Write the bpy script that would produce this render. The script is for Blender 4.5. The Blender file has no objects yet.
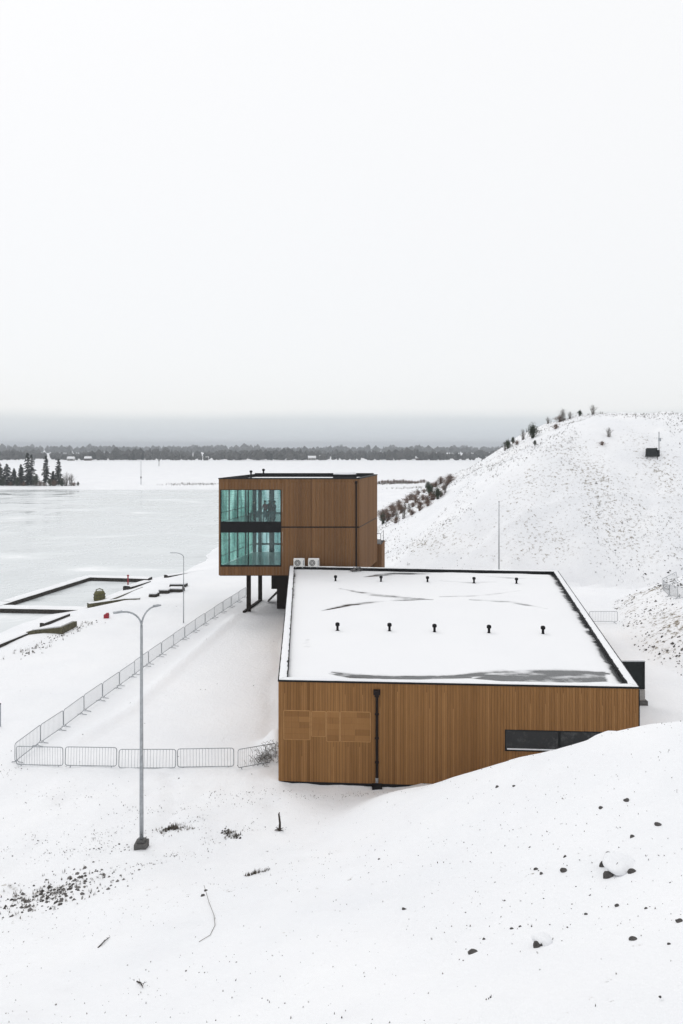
import bpy, bmesh, math, random
import numpy as np
from mathutils import Vector, Matrix

random.seed(7)
rng = np.random.default_rng(7)
S = bpy.context.scene
C = S.collection
R = math.radians

# ------------------------------------------------------------------ camera
EYE = 17.0
FPX, CX, HY = 720.0, 341.5, 446.0          # focal length in px, principal column, horizon row
cam_d = bpy.data.cameras.new('camera')
cam = bpy.data.objects.new('camera', cam_d)
C.objects.link(cam)
cam.location = (0, 0, EYE)
cam.rotation_euler = (R(90), 0, 0)
cam_d.sensor_fit = 'VERTICAL'
cam_d.sensor_height = 36.0
cam_d.lens = 36.0 * FPX / 1024.0
cam_d.shift_y = -(512 - HY) / 1024.0
cam_d.clip_start = 0.1
cam_d.clip_end = 12000
S.camera = cam

# ------------------------------------------------------------------ world, sun, exposure
SUN_EL, SUN_AZ = 46.0, -38.0
w = bpy.data.worlds.new('World')
S.world = w
w.use_nodes = True
nt = w.node_tree
nt.nodes.clear()
out = nt.nodes.new('ShaderNodeOutputWorld')
bg = nt.nodes.new('ShaderNodeBackground')
bg2 = nt.nodes.new('ShaderNodeBackground')
mixs = nt.nodes.new('ShaderNodeMixShader')
sky = nt.nodes.new('ShaderNodeTexSky')
sky.sky_type = 'NISHITA'
sky.sun_disc = False
sky.sun_elevation = R(SUN_EL)
sky.sun_rotation = R(SUN_AZ)
bg.inputs['Strength'].default_value = 0.08
nt.links.new(sky.outputs[0], bg.inputs['Color'])
tc = nt.nodes.new('ShaderNodeTexCoord')
sep = nt.nodes.new('ShaderNodeSeparateXYZ')
nt.links.new(tc.outputs['Generated'], sep.inputs[0])
mp = nt.nodes.new('ShaderNodeMapping')
mp.inputs['Scale'].default_value = (1.5, 1.5, 9)
nt.links.new(tc.outputs['Generated'], mp.inputs[0])
no = nt.nodes.new('ShaderNodeTexNoise')
no.inputs['Scale'].default_value = 1.6
no.inputs['Detail'].default_value = 5
nt.links.new(mp.outputs[0], no.inputs['Vector'])
# layer of stratus: height above the horizon, its edges stirred by noise
m1 = nt.nodes.new('ShaderNodeMath'); m1.operation = 'SUBTRACT'; m1.inputs[1].default_value = 0.5
nt.links.new(no.outputs['Fac'], m1.inputs[0])
m2 = nt.nodes.new('ShaderNodeMath'); m2.operation = 'MULTIPLY'; m2.inputs[1].default_value = 0.014
nt.links.new(m1.outputs[0], m2.inputs[0])
m3 = nt.nodes.new('ShaderNodeMath'); m3.operation = 'ADD'
nt.links.new(sep.outputs['Z'], m3.inputs[0]); nt.links.new(m2.outputs[0], m3.inputs[1])
ramp = nt.nodes.new('ShaderNodeValToRGB')
els = ramp.color_ramp.elements
stops = [(0.000, (0.69, 0.74, 0.79)), (0.018, (0.65, 0.70, 0.75)), (0.036, (0.70, 0.74, 0.775)), (0.042, (0.80, 0.825, 0.845)),
         (0.050, (0.885, 0.893, 0.90)), (0.11, (0.905, 0.91, 0.916)), (0.25, (0.925, 0.928, 0.932)), (0.48, (0.95, 0.95, 0.952)), (0.75, (1.0, 1.0, 1.0)), (1.0, (1.02, 1.02, 1.02))]
els[0].position = stops[0][0]; els[0].color = (*stops[0][1], 1)
els[1].position = stops[-1][0]; els[1].color = (*stops[-1][1], 1)
for p, c in stops[1:-1]:
    e = els.new(p); e.color = (*c, 1)
nt.links.new(m3.outputs[0], ramp.inputs[0])
nt.links.new(ramp.outputs[0], bg2.inputs['Color'])
bg2.inputs['Strength'].default_value = 0.86
mixs.inputs[0].default_value = 0.93
nt.links.new(bg.outputs[0], mixs.inputs[1])
nt.links.new(bg2.outputs[0], mixs.inputs[2])
nt.links.new(mixs.outputs[0], out.inputs['Surface'])

sd = bpy.data.lights.new('sun', 'SUN')
sd.energy = 0.52
sd.angle = R(25)
sd.color = (1.0, 0.97, 0.93)
so = bpy.data.objects.new('sun', sd)
C.objects.link(so)
az, el = R(SUN_AZ), R(SUN_EL)
sun_dir = Vector((math.sin(az) * math.cos(el), math.cos(az) * math.cos(el), math.sin(el)))
so.rotation_euler = sun_dir.to_track_quat('Z', 'Y').to_euler()
so.location = sun_dir * 200

S.view_settings.view_transform = 'Standard'
S.view_settings.look = 'None'
S.view_settings.exposure = 0.32
S.view_settings.gamma = 1.0
S.view_settings.use_curve_mapping = False
S.render.engine = 'CYCLES'
S.cycles.use_denoising = True
S.cycles.max_bounces = 8
S.cycles.diffuse_bounces = 4
S.cycles.transparent_max_bounces = 16
S.cycles.volume_bounces = 0
S.cycles.use_adaptive_sampling = True


# ------------------------------------------------------------------ helpers
def tag(o, label=None, cat=None, group=None, kind=None):
    if label: o['label'] = label
    if cat: o['category'] = cat
    if group: o['group'] = group
    if kind: o['kind'] = kind
    return o


def empty(name, loc, label, cat, group=None, rz=0.0):
    o = bpy.data.objects.new(name, None)
    C.objects.link(o)
    o.location = loc
    o.rotation_euler = (0, 0, rz)
    o.empty_display_size = 0.2
    return tag(o, label, cat, group)


class MB:
    """collects verts and faces (one float 'tone' and a material index per face)"""
    def __init__(s):
        s.v, s.f, s.t, s.mi = [], [], [], []

    def face(s, pts, tone=0.5, mi=0):
        b = len(s.v)
        s.v += [tuple(p) for p in pts]
        s.f.append(tuple(range(b, b + len(pts)))); s.t.append(tone); s.mi.append(mi)

    def add(s, vs, fs, tone=0.5, mi=0):
        b = len(s.v)
        s.v += [tuple(p) for p in vs]
        for f in fs:
            s.f.append(tuple(i + b for i in f)); s.t.append(tone); s.mi.append(mi)

    def prism(s, poly, z0, z1, tone=0.5, mi=0):
        """poly counter-clockwise list of (x,y); z0,z1 numbers or lists"""
        n = len(poly)
        a0 = z0 if hasattr(z0, '__len__') else [z0] * n
        a1 = z1 if hasattr(z1, '__len__') else [z1] * n
        vs = [(x, y, a0[i]) for i, (x, y) in enumerate(poly)] + [(x, y, a1[i]) for i, (x, y) in enumerate(poly)]
        fs = [tuple(reversed(range(n))), tuple(range(n, 2 * n))]
        for i in range(n):
            j = (i + 1) % n
            fs.append((i, j, n + j, n + i))
        s.add(vs, fs, tone, mi)

    def box(s, c, size, rz=0.0, tone=0.5, mi=0):
        hx, hy, hz = size[0] / 2, size[1] / 2, size[2] / 2
        ca, sa = math.cos(rz), math.sin(rz)
        poly = []
        for x, y in ((-hx, -hy), (hx, -hy), (hx, hy), (-hx, hy)):
            poly.append((c[0] + x * ca - y * sa, c[1] + x * sa + y * ca))
        s.prism(poly, c[2] - hz, c[2] + hz, tone, mi)

    def tube(s, path, r, n=8, tone=0.5, mi=0, caps=True):
        pts = [Vector(p) for p in path]
        rs = r if hasattr(r, '__len__') else [r] * len(pts)
        b = len(s.v)
        up0 = None
        for i, p in enumerate(pts):
            if i == 0: d = pts[1] - p
            elif i == len(pts) - 1: d = p - pts[-2]
            else: d = (pts[i + 1] - pts[i]).normalized() + (p - pts[i - 1]).normalized()
            if d.length < 1e-9: d = Vector((0, 0, 1))
            d.normalize()
            if up0 is None:
                up0 = Vector((0, 0, 1)) if abs(d.z) < 0.9 else Vector((1, 0, 0))
            u = d.cross(up0)
            if u.length < 1e-6: u = d.cross(Vector((0, 1, 0)))
            u.normalize()
            v = u.cross(d).normalized()
            up0 = v
            for k in range(n):
                a = 2 * math.pi * k / n
                s.v.append(tuple(p + (u * math.cos(a) + v * math.sin(a)) * rs[i]))
        for i in range(len(pts) - 1):
            for k in range(n):
                k2 = (k + 1) % n
                s.f.append((b + i * n + k, b + i * n + k2, b + (i + 1) * n + k2, b + (i + 1) * n + k)); s.t.append(tone); s.mi.append(mi)
        if caps:
            s.f.append(tuple(b + k for k in reversed(range(n)))); s.t.append(tone); s.mi.append(mi)
            s.f.append(tuple(b + (len(pts) - 1) * n + k for k in range(n))); s.t.append(tone); s.mi.append(mi)

    def mesh(s, name, mats, smooth=False):
        me = bpy.data.meshes.new(name)
        me.from_pydata(s.v, [], s.f)
        if not isinstance(mats, (list, tuple)): mats = [mats]
        for m in mats: me.materials.append(m)
        me.polygons.foreach_set('material_index', s.mi)
        at = me.attributes.new('tone', 'FLOAT', 'FACE')
        at.data.foreach_set('value', s.t)
        if smooth: me.polygons.foreach_set('use_smooth', [True] * len(me.polygons))
        me.update()
        return me

    def build(s, name, mats, parent=None, smooth=False, loc=None):
        o = bpy.data.objects.new(name, s.mesh(name, mats, smooth))
        C.objects.link(o)
        if parent: o.parent = parent
        if loc: o.location = loc
        return o


def rel(mb, o):
    """shift world-space verts into the frame of an unrotated parent"""
    l = o.location
    mb.v = [(x - l.x, y - l.y, z - l.z) for x, y, z in mb.v]
    return mb


def copy_tree(o, parent=None):
    c = o.copy()
    C.objects.link(c)
    c.parent = parent
    for ch in list(o.children):
        copy_tree(ch, c)
    return c


# ------------------------------------------------------------------ materials
def nodes(m):
    m.use_nodes = True
    t = m.node_tree
    return t, t.nodes['Principled BSDF']


def plain(name, col, rough=0.6, metal=0.0, var=0.12, scale=6.0, bump=0.0):
    m = bpy.data.materials.new(name)
    t, b = nodes(m)
    b.inputs['Specular IOR Level'].default_value = 0.12 if max(col) < 0.06 else 0.3
    n = t.nodes.new('ShaderNodeTexNoise')
    n.inputs['Scale'].default_value = scale
    n.inputs['Detail'].default_value = 4
    c = t.nodes.new('ShaderNodeTexCoord')
    t.links.new(c.outputs['Object'], n.inputs['Vector'])
    r = t.nodes.new('ShaderNodeValToRGB')
    r.color_ramp.elements[0].position = 0.3
    r.color_ramp.elements[1].position = 0.7
    r.color_ramp.elements[0].color = (*[x * (1 - var) for x in col], 1)
    r.color_ramp.elements[1].color = (*[min(1, x * (1 + var)) for x in col], 1)
    t.links.new(n.outputs['Fac'], r.inputs[0])
    t.links.new(r.outputs[0], b.inputs['Base Color'])
    b.inputs['Roughness'].default_value = rough
    b.inputs['Metallic'].default_value = metal
    if bump:
        bp = t.nodes.new('ShaderNodeBump')
        bp.inputs['Strength'].default_value = bump
        bp.inputs['Distance'].default_value = 0.02
        t.links.new(n.outputs['Fac'], bp.inputs['Height'])
        t.links.new(bp.outputs[0], b.inputs['Normal'])
    return m


def toned(name, c0, c1, rough=0.8, grain=None, var=0.25):
    """colour between c0 and c1 by the per-face 'tone', plus grain"""
    m = bpy.data.materials.new(name)
    t, b = nodes(m)
    a = t.nodes.new('ShaderNodeAttribute'); a.attribute_name = 'tone'
    mx = t.nodes.new('ShaderNodeMix'); mx.data_type = 'RGBA'
    mx.inputs[6].default_value = (*c0, 1); mx.inputs[7].default_value = (*c1, 1)
    fac = a.outputs['Fac']
    if grain:
        c = t.nodes.new('ShaderNodeTexCoord')
        mp = t.nodes.new('ShaderNodeMapping'); mp.inputs['Scale'].default_value = grain
        n = t.nodes.new('ShaderNodeTexNoise'); n.inputs['Scale'].default_value = 1.0; n.inputs['Detail'].default_value = 5
        n.inputs['Roughness'].default_value = 0.65
        t.links.new(c.outputs['Object'], mp.inputs[0]); t.links.new(mp.outputs[0], n.inputs['Vector'])
        s1 = t.nodes.new('ShaderNodeMath'); s1.operation = 'MULTIPLY_ADD'
        s1.inputs[1].default_value = var * 4; s1.inputs[2].default_value = -var * 2
        t.links.new(n.outputs['Fac'], s1.inputs[0])
        s2 = t.nodes.new('ShaderNodeMath'); s2.operation = 'ADD'; s2.use_clamp = True
        t.links.new(fac, s2.inputs[0]); t.links.new(s1.outputs[0], s2.inputs[1])
        fac = s2.outputs[0]
        bp = t.nodes.new('ShaderNodeBump'); bp.inputs['Strength'].default_value = 0.15; bp.inputs['Distance'].default_value = 0.01
        t.links.new(n.outputs['Fac'], bp.inputs['Height']); t.links.new(bp.outputs[0], b.inputs['Normal'])
    t.links.new(fac, mx.inputs[0])
    t.links.new(mx.outputs[2], b.inputs['Base Color'])
    b.inputs['Roughness'].default_value = rough
    b.inputs['Specular IOR Level'].default_value = 0.15
    return m


def snow_material(name, dirt_col=(0.10, 0.085, 0.065), fine=14.0, dirt=True):
    m = bpy.data.materials.new(name)
    t, b = nodes(m)
    c = t.nodes.new('ShaderNodeTexCoord')
    # broad drift tone
    n0 = t.nodes.new('ShaderNodeTexNoise'); n0.inputs['Scale'].default_value = 0.11; n0.inputs['Detail'].default_value = 7
    n0.inputs['Roughness'].default_value = 0.6
    t.links.new(c.outputs['Object'], n0.inputs['Vector'])
    r0 = t.nodes.new('ShaderNodeValToRGB')
    r0.color_ramp.elements[0].position = 0.3; r0.color_ramp.elements[1].position = 0.7
    r0.color_ramp.elements[0].color = (0.80, 0.815, 0.845, 1); r0.color_ramp.elements[1].color = (0.885, 0.892, 0.91, 1)
    t.links.new(n0.outputs['Fac'], r0.inputs[0])
    col = r0.outputs[0]
    n1 = t.nodes.new('ShaderNodeTexNoise'); n1.inputs['Scale'].default_value = 2.2; n1.inputs['Detail'].default_value = 9
    n1.inputs['Roughness'].default_value = 0.72
    t.links.new(c.outputs['Object'], n1.inputs['Vector'])
    if dirt:
        a = t.nodes.new('ShaderNodeAttribute'); a.attribute_name = 'dirt'
        # bare where fine noise + dirt passes a threshold
        ad = t.nodes.new('ShaderNodeMath'); ad.operation = 'MULTIPLY_ADD'; ad.inputs[1].default_value = 0.42
        t.links.new(a.outputs['Fac'], ad.inputs[0]); t.links.new(n1.outputs['Fac'], ad.inputs[2])
        r1 = t.nodes.new('ShaderNodeValToRGB')
        r1.color_ramp.elements[0].position = 0.71; r1.color_ramp.elements[1].position = 0.82
        t.links.new(ad.outputs[0], r1.inputs[0])
        mx = t.nodes.new('ShaderNodeMix'); mx.data_type = 'RGBA'
        t.links.new(r1.outputs[0], mx.inputs[0])
        t.links.new(col, mx.inputs[6])
        n2 = t.nodes.new('ShaderNodeTexNoise'); n2.inputs['Scale'].default_value = 9; n2.inputs['Detail'].default_value = 4
        t.links.new(c.outputs['Object'], n2.inputs['Vector'])
        r2 = t.nodes.new('ShaderNodeValToRGB')
        r2.color_ramp.elements[0].position = 0.35; r2.color_ramp.elements[1].position = 0.65
        r2.color_ramp.elements[0].color = (*dirt_col, 1)
        r2.color_ramp.elements[1].color = (*[x * 3.4 for x in dirt_col], 1)
        t.links.new(n2.outputs['Fac'], r2.inputs[0]); t.links.new(r2.outputs[0], mx.inputs[7])
        col = mx.outputs[2]
    t.links.new(col, b.inputs['Base Color'])
    b.inputs['Roughness'].default_value = 0.75
    b.inputs['Specular IOR Level'].default_value = 0.25
    n3 = t.nodes.new('ShaderNodeTexNoise'); n3.inputs['Scale'].default_value = fine; n3.inputs['Detail'].default_value = 6
    t.links.new(c.outputs['Object'], n3.inputs['Vector'])
    sm = t.nodes.new('ShaderNodeMath'); sm.operation = 'MULTIPLY_ADD'; sm.inputs[1].default_value = 5.0
    t.links.new(n1.outputs['Fac'], sm.inputs[0]); t.links.new(n3.outputs['Fac'], sm.inputs[2])
    bp = t.nodes.new('ShaderNodeBump'); bp.inputs['Strength'].default_value = 0.42; bp.inputs['Distance'].default_value = 0.05
    t.links.new(sm.outputs[0], bp.inputs['Height']); t.links.new(bp.outputs[0], b.inputs['Normal'])
    return m


M = {}
M['snow'] = snow_material('snow_cover')
M['snow_clean'] = snow_material('clean_snow', dirt=False)
M['wood_low'] = toned('larch_boards', (0.160, 0.074, 0.023), (0.335, 0.172, 0.064), 0.8, grain=(34, 34, 0.9), var=0.24)
M['wood_high'] = toned('brown_boards', (0.118, 0.057, 0.023), (0.228, 0.120, 0.052), 0.8, grain=(34, 34, 0.9), var=0.24)
M['pale_timber'] = plain('pale_timber_edge', (0.40, 0.215, 0.085), 0.8)
M['pale_brown'] = plain('pale_brown_edge', (0.25, 0.14, 0.068), 0.8)
M['black'] = plain('black_sheet_metal', (0.008, 0.008, 0.009), 0.6)
M['membrane'] = plain('roof_membrane', (0.05, 0.052, 0.055), 0.6)
M['dark_frame'] = plain('dark_frame', (0.010, 0.012, 0.013), 0.5)
M['brownpipe'] = plain('dark_brown_pipe', (0.012, 0.007, 0.006), 0.6)
M['galv'] = plain('galvanised_steel', (0.36, 0.38, 0.40), 0.45, 0.7, 0.15, 9)
M['galv_fence'] = plain('galvanised_tube', (0.30, 0.32, 0.34), 0.5, 0.4, 0.15, 9)
M['concrete'] = plain('concrete', (0.30, 0.29, 0.28), 0.9, 0, 0.2, 12, 0.3)
M['dark_concrete'] = plain('wet_concrete', (0.10, 0.098, 0.095), 0.85, 0, 0.25, 8, 0.3)
M['white_paint'] = plain('white_paint', (0.70, 0.70, 0.68), 0.5)
M['grille'] = plain('grille_grey', (0.12, 0.12, 0.12), 0.5)
M['post'] = plain('dark_timber_post', (0.020, 0.014, 0.011), 0.7)
M['interior'] = plain('interior_plaster', (0.42, 0.44, 0.44), 0.8)
M['floor_in'] = plain('interior_floor', (0.42, 0.45, 0.47), 0.18)
M['column_in'] = plain('interior_column', (0.085, 0.10, 0.115), 0.6)
M['jacket'] = plain('dark_jacket', (0.02, 0.022, 0.03), 0.85)
M['red_cloth'] = plain('red_cloth', (0.32, 0.03, 0.05), 0.85)
M['skin'] = plain('skin', (0.45, 0.28, 0.20), 0.6)
M['hair'] = plain('dark_hair', (0.03, 0.02, 0.015), 0.7)
M['red'] = plain('red_paint', (0.30, 0.018, 0.030), 0.6)
M['olive'] = plain('olive_paint', (0.105, 0.10, 0.035), 0.7, 0, 0.4, 5)
M['olive_wood'] = plain('olive_timber', (0.085, 0.078, 0.045), 0.85, 0, 0.4, 4)
M['dock_wood'] = plain('wet_dock_timber', (0.045, 0.041, 0.036), 0.85, 0, 0.4, 4)
M['slate'] = plain('dark_grey_panel', (0.016, 0.020, 0.021), 0.55)
M['stone'] = plain('dark_stone', (0.075, 0.07, 0.068), 0.9, 0, 0.5, 9, 0.5)
M['rubble'] = toned('rubble_stone', (0.035, 0.032, 0.030), (0.20, 0.19, 0.185), 0.9)
M['weed'] = toned('dead_weed', (0.035, 0.029, 0.023), (0.155, 0.13, 0.10), 0.9)
M['twig_red'] = toned('reddish_twigs', (0.075, 0.045, 0.034), (0.20, 0.125, 0.085), 0.9)
M['twig_grey'] = toned('grey_twigs', (0.075, 0.068, 0.06), (0.21, 0.19, 0.17), 0.9)
M['needles'] = toned('spruce_needles', (0.012, 0.019, 0.014), (0.040, 0.052, 0.038), 0.9)
M['pine'] = toned('pine_needles', (0.022, 0.032, 0.018), (0.07, 0.085, 0.05), 0.9)
M['bark'] = plain('bark', (0.045, 0.036, 0.03), 0.9)
M['forest'] = toned('forest_crowns', (0.016, 0.021, 0.018), (0.085, 0.083, 0.078), 0.95)
M['house_wall'] = plain('house_plaster', (0.42, 0.41, 0.40), 0.8)
M['house_dark'] = plain('house_dark_timber', (0.09, 0.06, 0.05), 0.8)
M['net'] = plain('grey_netting', (0.11, 0.115, 0.12), 0.8)


def glass(name, tint, rough=0.0, ior=1.5):
    m = bpy.data.materials.new(name)
    m.use_nodes = True
    t = m.node_tree
    t.nodes.clear()
    o = t.nodes.new('ShaderNodeOutputMaterial')
    tr = t.nodes.new('ShaderNodeBsdfTransparent')
    c2 = t.nodes.new('ShaderNodeTexCoord'); mp2 = t.nodes.new('ShaderNodeMapping'); mp2.inputs['Scale'].default_value = (1.3, 1.3, 0.22)
    n2 = t.nodes.new('ShaderNodeTexNoise'); n2.inputs['Scale'].default_value = 1.0; n2.inputs['Detail'].default_value = 3
    t.links.new(c2.outputs['Object'], mp2.inputs[0]); t.links.new(mp2.outputs[0], n2.inputs['Vector'])
    rp = t.nodes.new('ShaderNodeValToRGB')
    rp.color_ramp.elements[0].position = 0.36; rp.color_ramp.elements[1].position = 0.62
    rp.color_ramp.elements[0].color = (tint[0] * 0.66, tint[1] * 0.76, tint[2] * 0.76, 1); rp.color_ramp.elements[1].color = (*[min(0.97, x * 1.08) for x in tint], 1)  # upright light and dark streaks in the tint imitate mixed reflections
    t.links.new(n2.outputs['Fac'], rp.inputs[0]); t.links.new(rp.outputs[0], tr.inputs[0])
    gl = t.nodes.new('ShaderNodeBsdfGlossy')
    gl.inputs['Roughness'].default_value = rough
    gl.inputs['Color'].default_value = (0.9, 0.95, 0.95, 1)
    lw = t.nodes.new('ShaderNodeLayerWeight'); lw.inputs['Blend'].default_value = 0.5
    pw = t.nodes.new('ShaderNodeMath'); pw.operation = 'POWER'; pw.inputs[1].default_value = 5.0
    t.links.new(lw.outputs['Facing'], pw.inputs[0])
    fr = t.nodes.new('ShaderNodeMath'); fr.operation = 'MULTIPLY_ADD'; fr.inputs[1].default_value = 0.93; fr.inputs[2].default_value = 0.045
    t.links.new(pw.outputs[0], fr.inputs[0])
    n = t.nodes.new('ShaderNodeTexNoise'); n.inputs['Scale'].default_value = 0.35
    c = t.nodes.new('ShaderNodeTexCoord'); t.links.new(c.outputs['Object'], n.inputs['Vector'])
    bp = t.nodes.new('ShaderNodeBump'); bp.inputs['Strength'].default_value = 0.05; bp.inputs['Distance'].default_value = 0.05
    t.links.new(n.outputs['Fac'], bp.inputs['Height'])
    t.links.new(bp.outputs[0], gl.inputs['Normal'])
    mx = t.nodes.new('ShaderNodeMixShader')
    t.links.new(fr.outputs[0], mx.inputs[0]); t.links.new(tr.outputs[0], mx.inputs[1]); t.links.new(gl.outputs[0], mx.inputs[2])
    t.links.new(mx.outputs[0], o.inputs[0])
    return m


M['teal_glass'] = glass('teal_glass', (0.78, 0.91, 0.895))
M['side_glass'] = glass('green_glass', (0.70, 0.86, 0.80))  # greener tint stands in for dark green reflections in the left glazing
M['back_glass'] = glass('pale_glass', (0.90, 0.96, 0.965))
M['clear_glass'] = glass('railing_glass', (0.80, 0.88, 0.88))


def dark_glass():
    m = bpy.data.materials.new('dark_window_glass')
    t, b = nodes(m)
    n = t.nodes.new('ShaderNodeTexNoise'); n.inputs['Scale'].default_value = 1.5; n.inputs['Detail'].default_value = 6
    n.inputs['Roughness'].default_value = 0.7
    c = t.nodes.new('ShaderNodeTexCoord'); t.links.new(c.outputs['Object'], n.inputs['Vector'])
    r = t.nodes.new('ShaderNodeValToRGB')
    r.color_ramp.elements[0].position = 0.5; r.color_ramp.elements[1].position = 0.72
    r.color_ramp.elements[0].color = (0.018, 0.02, 0.022, 1); r.color_ramp.elements[1].color = (0.085, 0.09, 0.092, 1)  # paler mottling painted into the pane colour as soft reflections of snow
    t.links.new(n.outputs['Fac'], r.inputs[0]); t.links.new(r.outputs[0], b.inputs['Base Color'])
    b.inputs['Roughness'].default_value = 0.12
    b.inputs['IOR'].default_value = 1.5
    return m


M['dark_glass'] = dark_glass()


def ice_material():
    m = bpy.data.materials.new('lake_ice')
    t, b = nodes(m)
    c = t.nodes.new('ShaderNodeTexCoord')
    mp = t.nodes.new('ShaderNodeMapping'); mp.inputs['Scale'].default_value = (0.045, 0.085, 1)
    mp.inputs['Rotation'].default_value = (0, 0, 0.25)
    t.links.new(c.outputs['Object'], mp.inputs[0])
    n = t.nodes.new('ShaderNodeTexNoise'); n.inputs['Scale'].default_value = 1.0; n.inputs['Detail'].default_value = 8
    n.inputs['Roughness'].default_value = 0.70; n.inputs['Distortion'].default_value = 0.6
    t.links.new(mp.outputs[0], n.inputs['Vector'])
    r = t.nodes.new('ShaderNodeValToRGB')
    e = r.color_ramp.elements
    e[0].position = 0.28; e[0].color = (0.36, 0.385, 0.40, 1)
    e[1].position = 0.70; e[1].color = (0.87, 0.88, 0.90, 1)
    k = e.new(0.39); k.color = (0.55, 0.588, 0.604, 1)
    k = e.new(0.60); k.color = (0.675, 0.706, 0.722, 1)
    t.links.new(n.outputs['Fac'], r.inputs[0])
    t.links.new(r.outputs[0], b.inputs['Base Color'])
    rr = t.nodes.new('ShaderNodeMapRange')
    rr.inputs['From Min'].default_value = 0.40; rr.inputs['From Max'].default_value = 0.62
    rr.inputs['To Min'].default_value = 0.10; rr.inputs['To Max'].default_value = 0.55
    t.links.new(n.outputs['Fac'], rr.inputs[0]); t.links.new(rr.outputs[0], b.inputs['Roughness'])
    n5 = t.nodes.new('ShaderNodeTexNoise'); n5.inputs['Scale'].default_value = 0.35; n5.inputs['Detail'].default_value = 5
    t.links.new(c.outputs['Object'], n5.inputs['Vector'])
    bp = t.nodes.new('ShaderNodeBump'); bp.inputs['Strength'].default_value = 0.12; bp.inputs['Distance'].default_value = 0.05
    t.links.new(n5.outputs['Fac'], bp.inputs['Height']); t.links.new(bp.outputs[0], b.inputs['Normal'])
    b.inputs['Specular IOR Level'].default_value = 0.5
    return m


M['ice'] = ice_material()

# ------------------------------------------------------------------ terrain
_lat = np.random.default_rng(3).random((256, 256))


def vnoise(x, y):
    xi = np.floor(x).astype(int); yi = np.floor(y).astype(int)
    fx = x - xi; fy = y - yi
    fx = fx * fx * (3 - 2 * fx); fy = fy * fy * (3 - 2 * fy)
    g = lambda a, b: _lat[a & 255, b & 255]
    return (g(xi, yi) * (1 - fx) + g(xi + 1, yi) * fx) * (1 - fy) + (g(xi, yi + 1) * (1 - fx) + g(xi + 1, yi + 1) * fx) * fy


def fbm(x, y, s, o=4):
    v, a, tot = 0.0, 1.0, 0.0
    for k in range(o):
        v = v + a * (vnoise(x / s + 17.3 * k, y / s + 9.1 * k) - 0.5); tot += a
        s = s / 2.03; a *= 0.5
    return v / tot * 2


def sdist(poly, X, Y):
    """signed distance to a polygon, positive inside"""
    d = np.full(X.shape, 1e9); ins = np.zeros(X.shape, bool)
    n = len(poly)
    for i in range(n):
        x0, y0 = poly[i]; x1, y1 = poly[(i + 1) % n]
        ex, ey = x1 - x0, y1 - y0
        tt = np.clip(((X - x0) * ex + (Y - y0) * ey) / (ex * ex + ey * ey), 0, 1)
        d = np.minimum(d, np.hypot(X - x0 - tt * ex, Y - y0 - tt * ey))
        if y1 != y0:
            cr = ((y0 > Y) != (y1 > Y)) & (X < (x1 - x0) * (Y - y0) / (y1 - y0) + x0)
            ins ^= cr
    return np.where(ins, d, -d)


FG = [  # foreground embankment: x, y, z
    (0, 12, 7.4), (-7.6, 16, 4.1), (4.5, 9.5, 9.4), (-11.6, 24.5, 0.4), (-7.1, 25.5, 0.95), (-4.2, 30, 0.15), (0, 20, 4.5), (0, 28.2, 1.5),
    (1.9, 31.2, 1.85), (6.71, 29, 4.35), (11.15, 26.8, 6.63), (12.3, 26, 7.1), (3.14, 30.8, 2.28), (9.9, 27.4, 6.0), (4.1, 30.3, 2.85), (3.9, 17, 6.35), (2.4, 10.5, 8.5), (6.2, 15, 7.6),
    (4, 9.8, 9.2), (0, 32.4, 0.55), (0, 35.5, 0.0), (-3, 35, 0), (3.4, 35.2, 0.25), (8, 34.8, 0.85), (14, 34.5, 1.5), (18, 40, 0.5), (20, 46, 0.0),
    (-20, 26, 0), (-20, 16, 4.0), (-20, 6, 7.2), (0, 0, 11.6), (20, 4, 12), (20, 15, 10.3), (20, 25, 8.2), (-15, 0, 8.6), (0, -8, 13), (30, -8, 14),
    (-30, -8, 9), (35, 25, 8.2), (35, 34, 2.5), (35, 42, 0), (-8.5, 30.4, 0.0), (-14, 31, 0), (-20, 36, 0), (-8, 40, 0), (-35, 26, 0), (-35, 10, 5.5),
    (8, 45, 0), (-4, 45, 0), (30, 50, 0), (-20, 48, 0), (3.2, 24, 4.2), (8.8, 22, 6.8), (8.73, 28, 5.35), (5.1, 29.9, 3.38)]


def tps_fit(P, lam=0.15):
    P = np.array(P, float); n = len(P)
    d = np.hypot(P[:, 0][:, None] - P[:, 0][None], P[:, 1][:, None] - P[:, 1][None])
    K = np.where(d > 0, d * d * np.log(d + 1e-12), 0) + lam * np.eye(n)
    Q = np.c_[np.ones(n), P[:, :2]]
    A = np.block([[K, Q], [Q.T, np.zeros((3, 3))]])
    return P, np.linalg.solve(A, np.r_[P[:, 2], 0, 0, 0])


_P, _W = tps_fit(FG, 0.02)


def fg_z(X, Y):
    v = _W[-3] + _W[-2] * X + _W[-1] * Y
    for i in range(len(_P)):
        d = np.hypot(X - _P[i, 0], Y - _P[i, 1]) + 1e-9
        v = v + _W[i] * d * d * np.log(d)
    v = np.where((X < -40) | (X > 45) | (Y < -12), np.clip(v, 0, 14), v)
    fade = np.clip((46 - Y) / 7.0, 0, 1)
    v = np.maximum(v, 0) * fade * np.clip((75 - np.abs(X)) / 30, 0, 1)
    return np.where(Y > 46, 0, np.clip(v, 0, 16))


HILL = [(7, 152), (5.5, 125), (7, 102), (20, 89), (36, 86), (60, 84), (120, 80), (240, 100), (240, 280), (70, 250), (22, 195)]
BANK = [(25.2, 64), (24, 56), (27, 48), (40, 42), (150, 40), (150, 95), (36, 86), (29, 78)]


def smin(a, b, k):
    return -k * np.logaddexp(-a / k, -b / k)


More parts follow.
